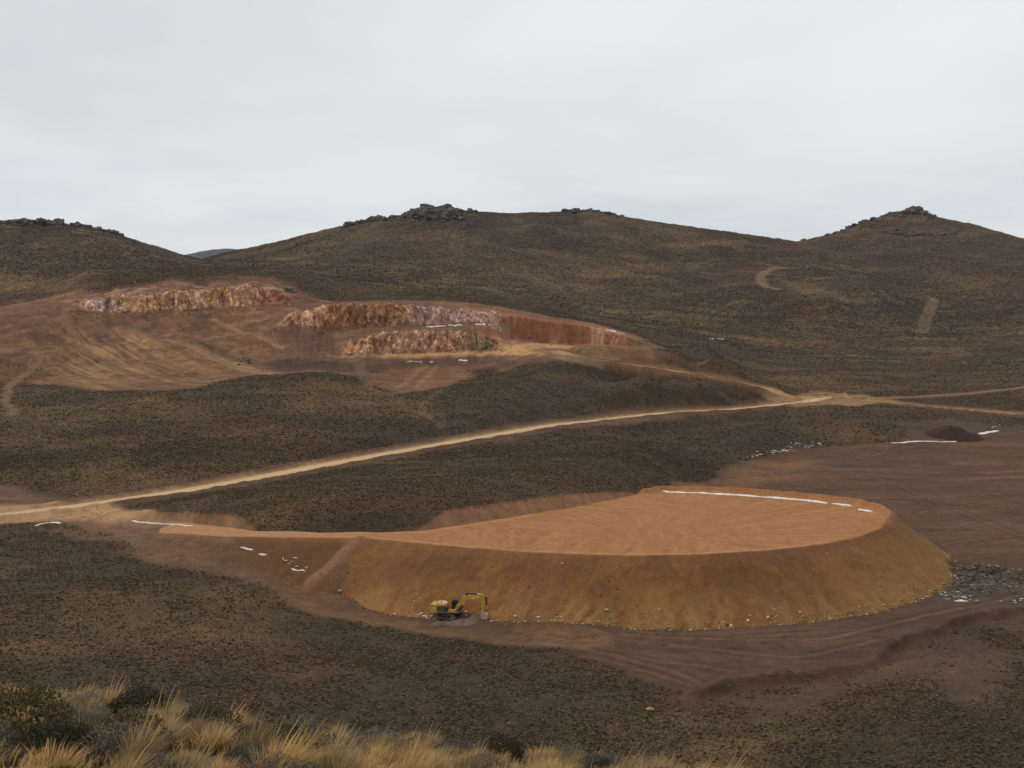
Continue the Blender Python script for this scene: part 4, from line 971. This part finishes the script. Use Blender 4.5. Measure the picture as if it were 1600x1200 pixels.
# ------------------------------------------------------------------ dark soil mound at the far field edge
c0 = hit(1497, 688); bm = bmesh.new(); nx_, ny_ = 50, 20; V = []
bx, by = np.meshgrid(np.linspace(-1, 1, nx_), np.linspace(-1, 1, ny_))
rr_ = np.clip(1 - (bx ** 2 + by ** 2), 0, 1) ** .7
hz_ = 4.2 * rr_ * (1 - .35 * bx) * (1 + .5 * fbm(bx * 4, by * 3, 4, 801)) - .4
mx_, my_ = c0[0] + bx * 12.5, c0[1] + 4 + by * 8
V = np.stack([mx_, my_, zat(mx_, my_) + hz_ - 0.1], -1).reshape(-1, 3)
a, b = np.meshgrid(np.arange(ny_ - 1), np.arange(nx_ - 1), indexing='ij')
alb_ = np.tile([.052, .030, .024], (len(V), 1))
o = mesh_from('soil_mound', V, grid_faces(a.ravel(), b.ravel(), nx_), M_road, alb_); tagx(o, 'low mound of dark red-brown soil behind the snow strip at the far field edge', 'soil mound')

# ------------------------------------------------------------------ excavator
def paint(name, col, rough=.5, metal=0, dirt=.5, dcol=(.16, .09, .05)):
    m, t, b = newmat(name); b.inputs['Roughness'].default_value = rough; b.inputs['Metallic'].default_value = metal; b.inputs['Specular IOR Level'].default_value = .4
    co = N(t, 'ShaderNodeTexCoord').outputs['Object']; n = noise(t, co, 1.7, 5, .65)
    L(t, mixc(t, ramp(t, n, [(.45, (0, 0, 0)), (.72, (dirt,) * 3)]), tuple(col), dcol), b.inputs['Base Color']); return m
M_yel = paint('worn_yellow_paint', (.56, .30, .045)); M_ylt = paint('pale_yellow_top', (.70, .46, .26), .6); M_blk = paint('black_paint', (.018, .018, .02), .45, 0, .25)  # engine hood takes a paler yellow than the body
M_stl = paint('worn_steel', (.20, .18, .15), .5, .3); M_chr = paint('chrome_rod', (.65, .62, .58), .25, .6, .1); M_trk = paint('muddy_track', (.06, .05, .042), .8, 0, .8)
M_bkt = paint('dusty_bucket', (.42, .34, .20), .8, 0, .5, (.25, .17, .10)); M_gls, tg_, bg_ = newmat('dark_cab_glass'); bg_.inputs['Base Color'].default_value = (.015, .02, .025, 1); bg_.inputs['Roughness'].default_value = .12; bg_.inputs['Specular IOR Level'].default_value = .5
M_wht = paint('white_decal', (.7, .68, .64), .5, 0, .2)
def bobj(name, bm, mat, parent, bevel=0, smooth_=False):
    if bevel: bmesh.ops.bevel(bm, geom=[e for e in bm.edges if len(e.link_faces) == 2 and e.calc_face_angle(0) > .5], offset=bevel, segments=2, affect='EDGES', clamp_overlap=True)
    bmesh.ops.recalc_face_normals(bm, faces=bm.faces)
    me = bpy.data.meshes.new(name); bm.to_mesh(me); bm.free(); me.materials.append(mat)
    if smooth_: me.polygons.foreach_set('use_smooth', np.ones(len(me.polygons), bool))
    o = bpy.data.objects.new(name, me); COL.objects.link(o); o.parent = parent; return o
def prism(bm, prof, y0, y1):
    a = [bm.verts.new((x, y0, z)) for x, z in prof]; b = [bm.verts.new((x, y1, z)) for x, z in prof]
    bm.faces.new(a); bm.faces.new(b[::-1]); n = len(a)
    for i in range(n): bm.faces.new((a[i], b[i], b[(i + 1) % n], a[(i + 1) % n]))
def box(bm, x0, x1, y0, y1, z0, z1): prism(bm, [(x0, z0), (x1, z0), (x1, z1), (x0, z1)], y0, y1)
def cyl(bm, p, q, r, n=12, r2=None):
    p, q = Vector(p), Vector(q); d = q - p
    bmesh.ops.create_cone(bm, cap_ends=True, segments=n, radius1=r, radius2=r if r2 is None else r2, depth=d.length, matrix=Matrix.Translation((p + q) / 2) @ d.to_track_quat('Z', 'Y').to_matrix().to_4x4())
def excavator():
    c = hit(703, 968); z0 = float(surf(c[0], c[1]))
    root = thing('excavator', 'yellow tracked excavator, boom raised and bucket down, at the foot of the earth platform', 'excavator', (c[0], c[1], z0 - .05), 0)
    def E(name, rz, par, loc=(0, 0, 0), ry=0):
        e = bpy.data.objects.new(name, None); COL.objects.link(e); e.parent = par; e.location = loc; e.rotation_euler = (0, ry, rz); return e
    # running gear turned away from the house
    uy = math.radians(-38)
    Ru = Matrix.Rotation(uy, 4, 'Z'); Rh = Matrix.Translation((0, 0, 0)) @ Matrix.Rotation(math.radians(-9), 4, 'Z')
    def put_(o, M): o.matrix_local = M; return o
    bm = bmesh.new(); box(bm, -1.1, 1.1, -.75, .75, .45, 1.0); cyl(bm, (0, 0, .95), (0, 0, 1.2), .75, 24)
    for s in (-1, 1): prism(bm, [(-.7, .4), (.7, .4), (.5, .85), (-.5, .85)], s * .7, s * 1.05)
    put_(bobj('undercarriage', bm, M_blk, root, .03), Ru)
    for s in (-1, 1):
        tr = bmesh.new(); ys = s * 1.38; n = 46; Lh = 1.95; r = .48
        per_ = 2 * (2 * Lh) + 2 * math.pi * r
        def pt(t):
            t = t % per_
            if t < 2 * Lh: return (-Lh + t, 2 * r + .04, 0)
            t -= 2 * Lh
            if t < math.pi * r: a = t / r; return (Lh + r * math.sin(a), r + .04 + r * math.cos(a), a)
            t -= math.pi * r
            if t < 2 * Lh: return (Lh - t, .04, math.pi)
            t -= 2 * Lh; a = math.pi + t / r; return (-Lh + r * math.sin(a), r + .04 + r * math.cos(a), a)
        band = bmesh.new()
        ring = [pt(i * per_ / n) for i in range(n)]
        o_ = [(x, z) for x, z, a in ring]
        cx0 = 0
        inn = [(x * .93, (z - .52) * .82 + .52) for x, z in o_]
        va = [band.verts.new((x, ys - .3, z)) for x, z in o_]; vb = [band.verts.new((x, ys + .3, z)) for x, z in o_]
        vc = [band.verts.new((x, ys - .3, z)) for x, z in inn]; vd = [band.verts.new((x, ys + .3, z)) for x, z in inn]
        for i in range(n):
            j = (i + 1) % n
            band.faces.new((va[i], va[j], vb[j], vb[i])); band.faces.new((vc[i], vd[i], vd[j], vc[j])); band.faces.new((va[i], vc[i], vc[j], va[j])); band.faces.new((vb[i], vb[j], vd[j], vd[i]))
        for i in range(n):
            x, z, a = ring[i]; m = Matrix.Translation((x, ys, z)) @ Matrix.Rotation(a, 4, 'Y')
            bmesh.ops.create_cube(band, size=1, matrix=m @ Matrix.Diagonal((.06, .62, .09, 1)))
        tk = put_(bobj('track', band, M_trk, root), Ru)
        fr = bmesh.new(); box(fr, -1.7, 1.7, ys - .18, ys + .18, .38, .78); bobj('track_frame', fr, M_blk, tk, .03)
        for xx, rr3, nm in ((Lh, .40, 'idler_wheel'), (-Lh, .38, 'drive_sprocket')):
            wb = bmesh.new(); cyl(wb, (xx, ys - .22, .52), (xx, ys + .22, .52), rr3, 20); cyl(wb, (xx, ys - .27, .52), (xx, ys + .27, .52), .16, 12); bobj(nm, wb, M_stl, tk)
        for k in range(7):
            wb = bmesh.new(); xx = -1.45 + k * .48; cyl(wb, (xx, ys - .24, .24), (xx, ys + .24, .24), .14, 10); bobj('track_roller', wb, M_stl, tk)
    # house, origin at the slew ring
    def H(o): return put_(o, Rh)
    b = bmesh.new(); prism(b, [(-3.0, 1.22), (2.0, 1.22), (2.0, 1.42), (-3.0, 1.42)], -1.4, 1.4); H(bobj('deck', b, M_stl, root, .02))
    b = bmesh.new()
    pf = [(-3.55, 1.25), (-2.25, 1.18), (-2.25, 2.75), (-3.35, 2.75), (-3.62, 2.3), (-3.66, 1.6)]
    prism(b, pf, -1.48, 1.48); cw_ = H(bobj('counterweight', b, M_yel, root, .14))
    b = bmesh.new(); box(b, -2.9, -2.6, -1.505, -1.46, 1.95, 2.2); bobj('decal', b, M_wht, cw_)
    b = bmesh.new(); prism(b, [(-2.22, 1.43), (-.55, 1.43), (-.55, 2.5), (-.75, 2.72), (-2.22, 2.8)], -1.42, 1.42); eng = H(bobj('engine_housing', b, M_yel, root, .06))
    b = bmesh.new(); prism(b, [(-2.2, 2.81), (-.75, 2.73), (-.6, 2.80), (-.8, 2.92), (-2.1, 3.0)], -1.25, 1.2); bobj('engine_hood', b, M_ylt, eng, .04)
    b = bmesh.new(); box(b, -2.12, -.57, -1.455, -1.42, 1.5, 2.48); bobj('side_door', b, M_blk, eng, .01)
    for k in range(5): b = bmesh.new(); box(b, -2.0, -.75, -1.48, -1.456, 1.66 + k * .15, 1.72 + k * .15); bobj('vent_slat', b, M_stl, eng)
    b = bmesh.new(); cyl(b, (-1.5, -.6, 2.95), (-1.5, -.6, 3.45), .09, 12); bobj('exhaust_pipe', b, M_stl, eng)
    b = bmesh.new(); box(b, -.1, 1.35, -1.4, -.62, 1.43, 1.82); tb = H(bobj('tool_box', b, M_yel, root, .04))
    b = bmesh.new(); box(b, -.52, -.12, -1.38, -.5, 1.43, 2.3); H(bobj('fuel_tank', b, M_blk, root, .03))
    b = bmesh.new()
    for p, q in (((-.4, -1.38, 2.55), (1.5, -1.38, 2.5)), ((1.5, -1.38, 2.5), (1.5, -1.38, 1.9)), ((-2.2, -1.3, 3.2), (-.6, -1.3, 3.1)), ((-2.2, -1.3, 2.8), (-2.2, -1.3, 3.2)), ((-.6, -1.3, 2.7), (-.6, -1.3, 3.1)), ((.5, -1.38, 2.5), (.5, -1.38, 2.0))): cyl(b, p, q, .03, 8)
    H(bobj('handrail', b, M_blk, root))
    # cab on the far side
    b = bmesh.new(); prism(b, [(.25, 1.43), (2.0, 1.43), (2.12, 2.0), (1.85, 3.05), (1.6, 3.2), (.35, 3.2), (.2, 3.0)], .45, 1.42); cab = H(bobj('cab', b, M_blk, root, .05))
    for nm, pr_ in (('window', [(.4, 2.0), (1.1, 2.0), (1.1, 3.0), (.4, 3.0)]), ('window', [(1.18, 1.7), (1.9, 1.7), (1.95, 2.1), (1.72, 3.0), (1.18, 3.0)])):
        b = bmesh.new(); prism(b, pr_, .425, .447); bobj(nm, b, M_gls, cab)
    b = bmesh.new(); box(b, .4, 1.6, .5, 1.38, 3.205, 3.27); bobj('cab_roof', b, M_blk, cab, .02)
    b = bmesh.new(); v = [b.verts.new(p) for p in ((2.03, .52, 1.6), (2.03, 1.36, 1.6), (1.9, 1.36, 3.0), (1.9, .52, 3.0))]; v2 = [b.verts.new((q.co.x + .12, q.co.y, q.co.z)) for q in v]
    b.faces.new(v); b.faces.new(v2[::-1]); [b.faces.new((v[i], v2[i], v2[(i + 1) % 4], v[(i + 1) % 4])) for i in range(4)]; bobj('windscreen', b, M_gls, cab)
    b = bmesh.new(); box(b, 1.95, 2.05, -1.62, -1.42, 2.35, 2.7); cyl(b, (1.9, -1.4, 1.9), (2.0, -1.5, 2.4), .025, 8); H(bobj('mirror', b, M_blk, root))
    # front equipment
    yb = -.12; w = .32
    b = bmesh.new(); prism(b, [(.9, 1.6), (1.45, 1.5), (2.6, 3.1), (3.5, 3.72), (5.75, 3.62), (5.95, 3.85), (5.75, 4.15), (3.45, 4.52), (2.6, 4.2), (1.7, 3.2)], yb - w, yb + w); boom = H(bobj('boom', b, M_yel, root, .05))
    b = bmesh.new(); box(b, 4.1, 4.75, yb - w - .03, yb - w - .005, 3.88, 4.08); bobj('decal', b, M_wht, boom)
    for s in (-1, 1):
        b = bmesh.new(); cyl(b, (1.9, yb + s * .47, 1.55), (2.65, yb + s * .47, 2.6), .13, 14); o = H(bobj('boom_cylinder', b, M_blk, root))
        b = bmesh.new(); cyl(b, (2.65, yb + s * .47, 2.6), (3.05, yb + s * .47, 3.62), .07, 12); bobj('piston_rod', b, M_chr, o)
    b = bmesh.new(); cyl(b, (3.3, yb, 4.78), (5.1, yb, 4.72), .15, 14); box(b, 3.1, 3.5, yb - .12, yb + .12, 4.3, 4.85); o = H(bobj('stick_cylinder', b, M_blk, root))
    b = bmesh.new(); cyl(b, (5.1, yb, 4.72), (6.15, yb, 4.68), .085, 12); bobj('piston_rod', b, M_chr, o)
    b = bmesh.new(); prism(b, [(5.55, 3.75), (5.7, 3.5), (6.05, 3.1), (6.0, 1.55), (6.2, 1.45), (6.42, 1.55), (6.75, 3.3), (6.7, 4.3), (6.3, 4.85), (6.0, 4.8)], yb - .22, yb + .22); stick = H(bobj('stick', b, M_yel, root, .04))
    b = bmesh.new(); cyl(b, (6.95, yb, 4.2), (6.98, yb, 2.75), .14, 14); box(b, 6.65, 7.0, yb - .12, yb + .12, 4.0, 4.25); o = H(bobj('bucket_cylinder', b, M_blk, root))
    b = bmesh.new(); cyl(b, (6.98, yb, 2.75), (6.95, yb, 1.95), .08, 12); bobj('piston_rod', b, M_chr, o)
    b = bmesh.new()
    for s in (-1, 1): cyl(b, (6.4, yb + s * .26, 1.85), (6.95, yb + s * .26, 1.95), .07, 8); cyl(b, (6.95, yb + s * .26, 1.95), (6.75, yb + s * .26, 1.3), .07, 8)
    H(bobj('bucket_link', b, M_stl, root))
    # bucket: open shell curling under the stick
    b = bmesh.new(); outer = [(6.1, 1.5), (6.75, 1.35), (7.25, .95), (7.35, .45), (7.05, .08), (6.5, -.02), (5.55, .05), (5.35, .12)]
    inner = [(6.12, 1.38), (6.7, 1.25), (7.12, .9), (7.2, .5), (6.98, .2), (6.5, .12), (5.6, .14), (5.35, .14)]
    prof_ = outer + inner[::-1]; hw = .72
    prism(b, prof_, yb - hw, yb + hw)
    side = [(6.1, 1.48), (6.72, 1.3), (7.2, .92), (7.28, .48), (7.0, .12), (6.5, .03), (5.6, .08)]
    for s in (-1, 1): prism(b, side, yb + s * hw, yb + s * (hw + .05))
    for s in (-.2, .2): prism(b, [(6.05, 1.4), (6.3, 1.75), (6.75, 1.5), (6.75, 1.3)], yb + s - .04, yb + s + .04)
    bk = H(bobj('bucket', b, M_bkt, root, 0))
    for k in range(5): b = bmesh.new(); yy = yb - .62 + k * .31; prism(b, [(5.38, .04), (5.38, .2), (5.08, .1)], yy - .07, yy + .07); bobj('tooth', b, M_stl, bk)
    for o in list(root.children):
        pass
    root.scale = (1.05,) * 3
    return root, c, z0
exc, ec, ez0 = excavator()
# dug earth around the machine
def heap(name, label, x, y, rx, ry, h, col, seed):
    nx_, ny_ = 40, 28; bx, by = np.meshgrid(np.linspace(-1, 1, nx_), np.linspace(-1, 1, ny_)); rr_ = np.clip(1 - (bx ** 2 + by ** 2), 0, 1)
    hz_ = h * rr_ * (1 + .5 * fbm(bx * 3, by * 3, 4, seed)) - .12; xx, yy = x + bx * rx, y + by * ry
    V = np.stack([xx, yy, surf(xx, yy) + hz_], -1).reshape(-1, 3); a, b = np.meshgrid(np.arange(ny_ - 1), np.arange(nx_ - 1), indexing='ij')
    al = np.tile(col, (len(V), 1)) * (1 + .3 * fbm(xx.ravel() / .8, yy.ravel() / .8, 3, seed))[:, None]
    o = mesh_from(name, V, grid_faces(a.ravel(), b.ravel(), nx_), M_road, al); return tagx(o, label, 'soil heap')
heap('soil_heap', 'low heap of grey-brown soil in front of the excavator tracks', ec[0] + 2.2, ec[1] - 3.0, 3.4, 1.6, .75, (.16, .105, .08), 811)
heap('soil_heap', 'grey cone of dug earth beside the excavator bucket', ec[0] + 5.0, ec[1] - 1.6, 1.5, 1.4, .85, (.17, .12, .085), 812)
heap('soil_heap', 'flat bank of brown soil against the left track of the excavator', ec[0] - 1.6, ec[1] - 2.6, 2.6, 1.4, .6, (.13, .085, .062), 813)

# ------------------------------------------------------------------ near ridge: tussocks, shrubs, stones
def blade_mesh(name, n, h, spread, lean, mat, w=.006, seed=0, stalks=0, droop=.5):
    r = np.random.default_rng(seed); V = []; Fc = []; T = []
    for i in range(n + stalks):
        st = i >= n
        a = r.uniform(0, 6.283); rad = spread * .28 * math.sqrt(r.random()); bx, by = rad * math.cos(a), rad * math.sin(a)
        hh = h * r.uniform(.55, 1.05) * (1.35 if st else 1); out = (.15 if st else 1) * r.uniform(.1, 1) * spread
        dx, dy = math.cos(a) * out + lean[0] * hh * r.uniform(.5, 1.2), math.sin(a) * out + lean[1] * hh * r.uniform(.5, 1.2)
        wa = r.uniform(0, 3.14); wx_, wy_ = math.cos(wa), math.sin(wa); ww = w * (r.uniform(.7, 1.3) if not st else .6)
        b0 = len(V); m_ = 4
        for k in range(m_ + 1):
            t = k / m_; x = bx + dx * t ** (1 + droop); y = by + dy * t ** (1 + droop); z = hh * (t - .22 * droop * t * t * (out / spread)) ; wk = ww * (1 - t ** 2 * .92)
            if st and k >= m_ - 1: wk = ww * 2.2 if k == m_ - 1 else ww * .5
            V += [(x - wx_ * wk, y - wy_ * wk, z), (x + wx_ * wk, y + wy_ * wk, z)]; T += [t, t]
        for k in range(m_): q = b0 + 2 * k; Fc.append((q, q + 1, q + 3, q + 2))
    me = bpy.data.meshes.new(name); me.from_pydata(V, [], Fc)
    a_ = me.attributes.new('tip', 'FLOAT', 'POINT'); a_.data.foreach_set('value', np.array(T, np.float32)); me.materials.append(mat); return me
def grass_mat(name, base, mid, tip):
    m, t, b = newmat(name); at = N(t, 'ShaderNodeAttribute', attribute_name='tip'); c = ramp(t, at.outputs['Fac'], [(0, base), (.4, mid), (1, tip)])
    oi = N(t, 'ShaderNodeObjectInfo'); geo = N(t, 'ShaderNodeNewGeometry')
    c = mixc(t, 1, c, ramp(t, oi.outputs['Random'], [(0, (.55, .55, .58)), (.35, (.85, .84, .84)), (.7, (1.1, 1.02, .92)), (1, (1.3, 1.12, .85))]), 'MULTIPLY')
    c = mixc(t, 1, c, ramp(t, geo.outputs['Random Per Island'], [(0, (.6, .6, .6)), (.5, (1, 1, 1)), (1, (1.35, 1.3, 1.2))]), 'MULTIPLY')
    L(t, c, b.inputs['Base Color']); b.inputs['Roughness'].default_value = .8
    tr = N(t, 'ShaderNodeBsdfTranslucent'); L(t, c, tr.inputs['Color']); mx_ = N(t, 'ShaderNodeMixShader'); mx_.inputs[0].default_value = .25
    L(t, b.outputs[0], mx_.inputs[1]); L(t, tr.outputs[0], mx_.inputs[2]); o = [n for n in t.nodes if n.type == 'OUTPUT_MATERIAL'][0]; L(t, mx_.outputs[0], o.inputs['Surface']); return m
M_gold = grass_mat('golden_grass', (.045, .030, .015), (.27, .19, .085), (.62, .46, .24))
M_grey = grass_mat('grey_twigs', (.045, .038, .03), (.12, .105, .08), (.26, .23, .18))
M_dkgr = grass_mat('dark_green_needles', (.018, .016, .010), (.044, .041, .024), (.105, .095, .055))
TUS = [blade_mesh('tussock_blades', 520, .27, .20, (.22, .0), M_gold, .0030, s, 5) for s in range(6)] + [blade_mesh('tall_tussock_blades', 380, .40, .22, (.42, .0), M_gold, .0030, 20 + s, 9, .6) for s in range(4)]
def cushion_mesh(name, n, rad, h, leaf, mat, seed, twigs=0):
    r = np.random.default_rng(seed); V = []; Fc = []; T = []
    lob = r.normal(size=(5, 3)) * .35
    for i in range(n):
        v = r.normal(size=3); v /= np.linalg.norm(v); v[2] = abs(v[2]); k = (.55 + .45 * r.random() ** .5) * (1 + .5 * max((v * l).sum() for l in lob))
        c = np.array([v[0] * rad, v[1] * rad, v[2] * h]) * k; d = v + r.normal(size=3) * .7; d /= np.linalg.norm(d); s_ = np.cross(d, r.normal(size=3)); s_ /= np.linalg.norm(s_) + 1e-9
        L_ = leaf * r.uniform(.6, 1.5); w_ = leaf * .28; b0 = len(V)
        V += [tuple(c - s_ * w_), tuple(c + s_ * w_), tuple(c + d * L_)]; t = k * (.3 + .5 * v[2]); T += [t * .7, t * .7, min(1, t + .2)]; Fc.append((b0, b0 + 1, b0 + 2))
    for i in range(twigs):
        a = r.uniform(0, 6.283); o = r.uniform(.3, 1.15); p = np.array([math.cos(a) * rad * o, math.sin(a) * rad * o, h * r.uniform(.9, 1.35) * (1.15 - .5 * o)]); b0 = len(V); w_ = .0028
        V += [(-w_, 0, 0), (w_, 0, 0), (p[0] * .55 + w_, p[1] * .55, p[2] * .65), (p[0] * .55 - w_, p[1] * .55, p[2] * .65), tuple(p)]; T += [.1, .1, .6, .6, 1]; Fc += [(b0, b0 + 1, b0 + 2, b0 + 3), (b0 + 3, b0 + 2, b0 + 4)]
    me = bpy.data.meshes.new(name); me.from_pydata(V, [], Fc); a_ = me.attributes.new('tip', 'FLOAT', 'POINT'); a_.data.foreach_set('value', np.array(T, np.float32)); me.materials.append(mat); return me
SHR = [cushion_mesh('shrub_twigs', 1100, .25, .24, .030, M_grey, 40 + s, 260) for s in range(4)]
DRK = [cushion_mesh('cushion_needles', 2600, .25, .22, .024, M_dkgr, 60 + s, 30) for s in range(4)]
def near_pt(px, py):
    """point of the near ridge seen along a picture ray"""
    a, t = ray(px, py); d = np.arange(5, 26, .1); z = zat(d * math.sin(a), d * math.cos(a)); o = np.where((CH - z) / d <= float(t))[0]
    d = d[o[0]] if len(o) else None
    return None if d is None else (d * math.sin(a), d * math.cos(a))
def plant(mesh, name, x, y, s, label, cat, group, sz=1):
    o = bpy.data.objects.new(name, mesh); COL.objects.link(o); o.location = (x, y, float(zat(x, y)) - .02); o.scale = (s, s, s * sz); o.rotation_euler = (random.uniform(-.08, .08), random.uniform(-.08, .08), random.gauss(0, .5))
    return tagx(o, label, cat, group)
LG = 'golden tussock of dry grass on the near ridge'; GG = 'dry grass tussocks on the near ridge'
placed = 0; ntall = 0
pts_ = []
HAND = [(18,1165,1.9,0,'large dark shrub in the bottom left corner'),(140,1118,1.0,1,'grey twiggy shrub on the ridge edge left of the dark leafy shrub'),(215,1128,1.5,0,'dark leafy shrub on the ridge edge above the grey twigs'),(312,1160,1.5,0,'low round dark shrub left of the bare earth patch'),
        (245,1160,1.2,1,'grey shrub below the dark leafy shrub of the ridge edge'),(120,1150,1.2,1,'grey shrub near the dark corner shrub'),(470,1178,1.5,1,'broad grey shrub right of the bare earth patch'),(545,1158,1.2,0,'dark shrub just left of the pointed rock'),
        (660,1188,1.3,1,'grey shrub right of the pointed rock'),(300,1128,1.1,0,'dark knot of leaves on the ridge edge under golden grass'),(780,1192,1.3,0,'dark shrub at the thinning right part of the ridge'),(200,1180,1.3,0,'dark shrub at the bottom edge left of the bare patch'),(345,1132,1.0,1,'grey shrub on the skyline of the ridge above the bare patch'),(960,1196,1.1,0,'rightmost dark shrub on the ridge'),
        (90,1190,1.5,0,'dark shrub at the bottom edge right of the corner shrub'),(410,1195,1.3,0,'dark shrub at the bottom edge under the bare patch'),(870,1190,1.0,1,'grey shrub left of the rightmost dark one')]
for px_, py_, s, nm, lb_ in HAND:
    p = near_pt(px_, py_)
    if p is None: continue
    pts_.append((p[0], p[1], .22 * s))
    plant(random.choice(DRK if nm == 0 else SHR), 'cushion_shrub' if nm == 0 else 'twiggy_shrub', p[0], p[1], s * .95, lb_, 'shrub', None, 1.1)
BAREC = NPB
for i in range(6000):
    if placed >= 600: break
    a = math.radians(random.uniform(-24, 15)); d = random.uniform(8.5, 20.8)
    if random.random() > (d / 21) ** .7: continue
    x, y = d * math.sin(a), d * math.cos(a)
    if BAREC and math.hypot(x - BAREC[0], y - BAREC[1]) < .7: continue
    if any((x - q[0]) ** 2 + (y - q[1]) ** 2 < max(.185, q[2]) ** 2 for q in pts_): continue
    pts_.append((x, y, .185)); placed += 1
    px_ = float(px_of(a)); u = random.random()
    zone = ('on the far edge' if d > 17.5 else 'in the middle belt' if d > 12.5 else 'along the bottom edge') + (' at the left' if px_ < 330 else ' left of centre' if px_ < 660 else ' right of centre') + ' of the near ridge'
    tall = u < (.20 if px_ < 450 else .10)
    if u > .80: plant(random.choice(SHR), 'twiggy_shrub', x, y, random.uniform(.7, 1.25), 'small grey shrub ' + zone, 'shrub', 'grey twiggy shrubs ' + zone)
    elif u > .60: plant(random.choice(DRK), 'cushion_shrub', x, y, random.uniform(.35, .9), 'dark cushion shrub ' + zone, 'shrub', 'dark cushion shrubs ' + zone)
    elif tall: plant(random.choice(TUS[6:]), 'grass_tussock', x, y, random.uniform(.7, 1.1), 'tall seeding tussock ' + zone, 'grass', 'tall seeding tussocks ' + zone)
    else: plant(random.choice(TUS[:6]), 'grass_tussock', x, y, random.uniform(.6, 1.2), 'low golden tussock ' + zone, 'grass', 'low golden tussocks ' + zone, random.uniform(.8, 1.1))
M_nrock = rock_material('lichen_rock', (.05, .042, .036), (.12, .10, .085), (.26, .22, .19), 5)
M_prock = rock_material('pinkish_stone', (.18, .10, .075), (.33, .21, .155), (.45, .31, .24), 6)
p = near_pt(610, 1180)
if p:
    me = rock_mesh('pointed_rock', 91, M_nrock, 3, 1, .6, .8, .12); o = bpy.data.objects.new('pointed_rock', me); COL.objects.link(o); o.location = (p[0], p[1], float(zat(*p)) + .08); o.scale = (.48, .28, .36); o.rotation_euler = (.1, .45, .2)
    tagx(o, 'pointed grey rock with lichen rising from the grass in the bottom centre left', 'rock')
for k in range(14):
    q = (BAREC[0] + random.gauss(0, .35), BAREC[1] + random.gauss(0, .3)); s = random.uniform(.03, .09)
    o = bpy.data.objects.new('stone', rock_mesh('stone', 100 + k, M_prock, 1)); COL.objects.link(o); o.location = (q[0], q[1], float(zat(*q)) + s * .2); o.scale = (s * 1.4, s, s); tagx(o, 'small pinkish stone on the bare earth patch of the near ridge', 'stone', 'stones on the bare patch')
p = hit(1016, 1113); o = bpy.data.objects.new('boulder', rock_mesh('boulder', 130, paint('ochre_boulder', (.38, .2, .09), .9), 2)); COL.objects.link(o); o.location = (p[0], p[1], float(zat(*p)) + .25); o.scale = (.75, .5, .5); tagx(o, 'lone ochre boulder in the scrub right of the near ridge', 'boulder')

# fine ground grass between the tussocks, uncountable
def ground_grass():
    r = np.random.default_rng(5); n = 13000
    a = np.radians(r.uniform(-24, 16, n)); d = 8.5 + 12.5 * r.random(n) ** .8; x, y = d * np.sin(a), d * np.cos(a)
    k = (fbm(x / .9, y / .9, 3, 900) > -.25) & (np.hypot(x - BAREC[0], y - BAREC[1]) > .5); x, y = x[k], y[k]; n = len(x); z = zat(x, y)
    h = r.uniform(.05, .20, n); ln = r.normal(.04, .05, (n, 2)); wa = r.uniform(0, 3.14, n); w = .004
    wx_, wy_ = np.cos(wa) * w, np.sin(wa) * w
    V = np.stack([np.stack([x - wx_, y - wy_, z - .01], -1), np.stack([x + wx_, y + wy_, z - .01], -1), np.stack([x + ln[:, 0] * .4, y + ln[:, 1] * .4, z + h * .6], -1) + np.stack([wx_ * .7, wy_ * .7, 0 * x], -1), np.stack([x + ln[:, 0], y + ln[:, 1], z + h], -1)], 1).reshape(-1, 3)
    Fq = np.arange(n)[:, None] * 4 + np.array([0, 1, 2, 3])[None]
    o = mesh_from('short_grass', V, Fq, M_gold); at = o.data.attributes.new('tip', 'FLOAT', 'POINT'); at.data.foreach_set('value', np.tile([0, 0, .6, 1], n).astype(np.float32)); tagx(o, kind='stuff')
ground_grass()

# ------------------------------------------------------------------ haze
bm = bmesh.new(); bmesh.ops.create_cube(bm, size=1); me = bpy.data.meshes.new('haze'); bm.to_mesh(me); bm.free()
hz = bpy.data.objects.new('haze', me); COL.objects.link(hz); zmin = float(Zg.min()) - 1.5; zmax = float(Zg.max()) + 12
hz.scale = (28600, 28600, zmax - zmin); hz.location = (0, 0, (zmin + zmax) / 2); tagx(hz, kind='stuff')
mh = bpy.data.materials.new('thin_air'); mh.use_nodes = True; t = mh.node_tree; t.nodes.clear()
pv = N(t, 'ShaderNodeVolumePrincipled'); pv.inputs['Color'].default_value = (.66, .80, 1, 1); pv.inputs['Density'].default_value = 1.5e-5; pv.inputs['Anisotropy'].default_value = .2
L(t, pv.outputs[0], N(t, 'ShaderNodeOutputMaterial').inputs['Volume']); me.materials.append(mh)
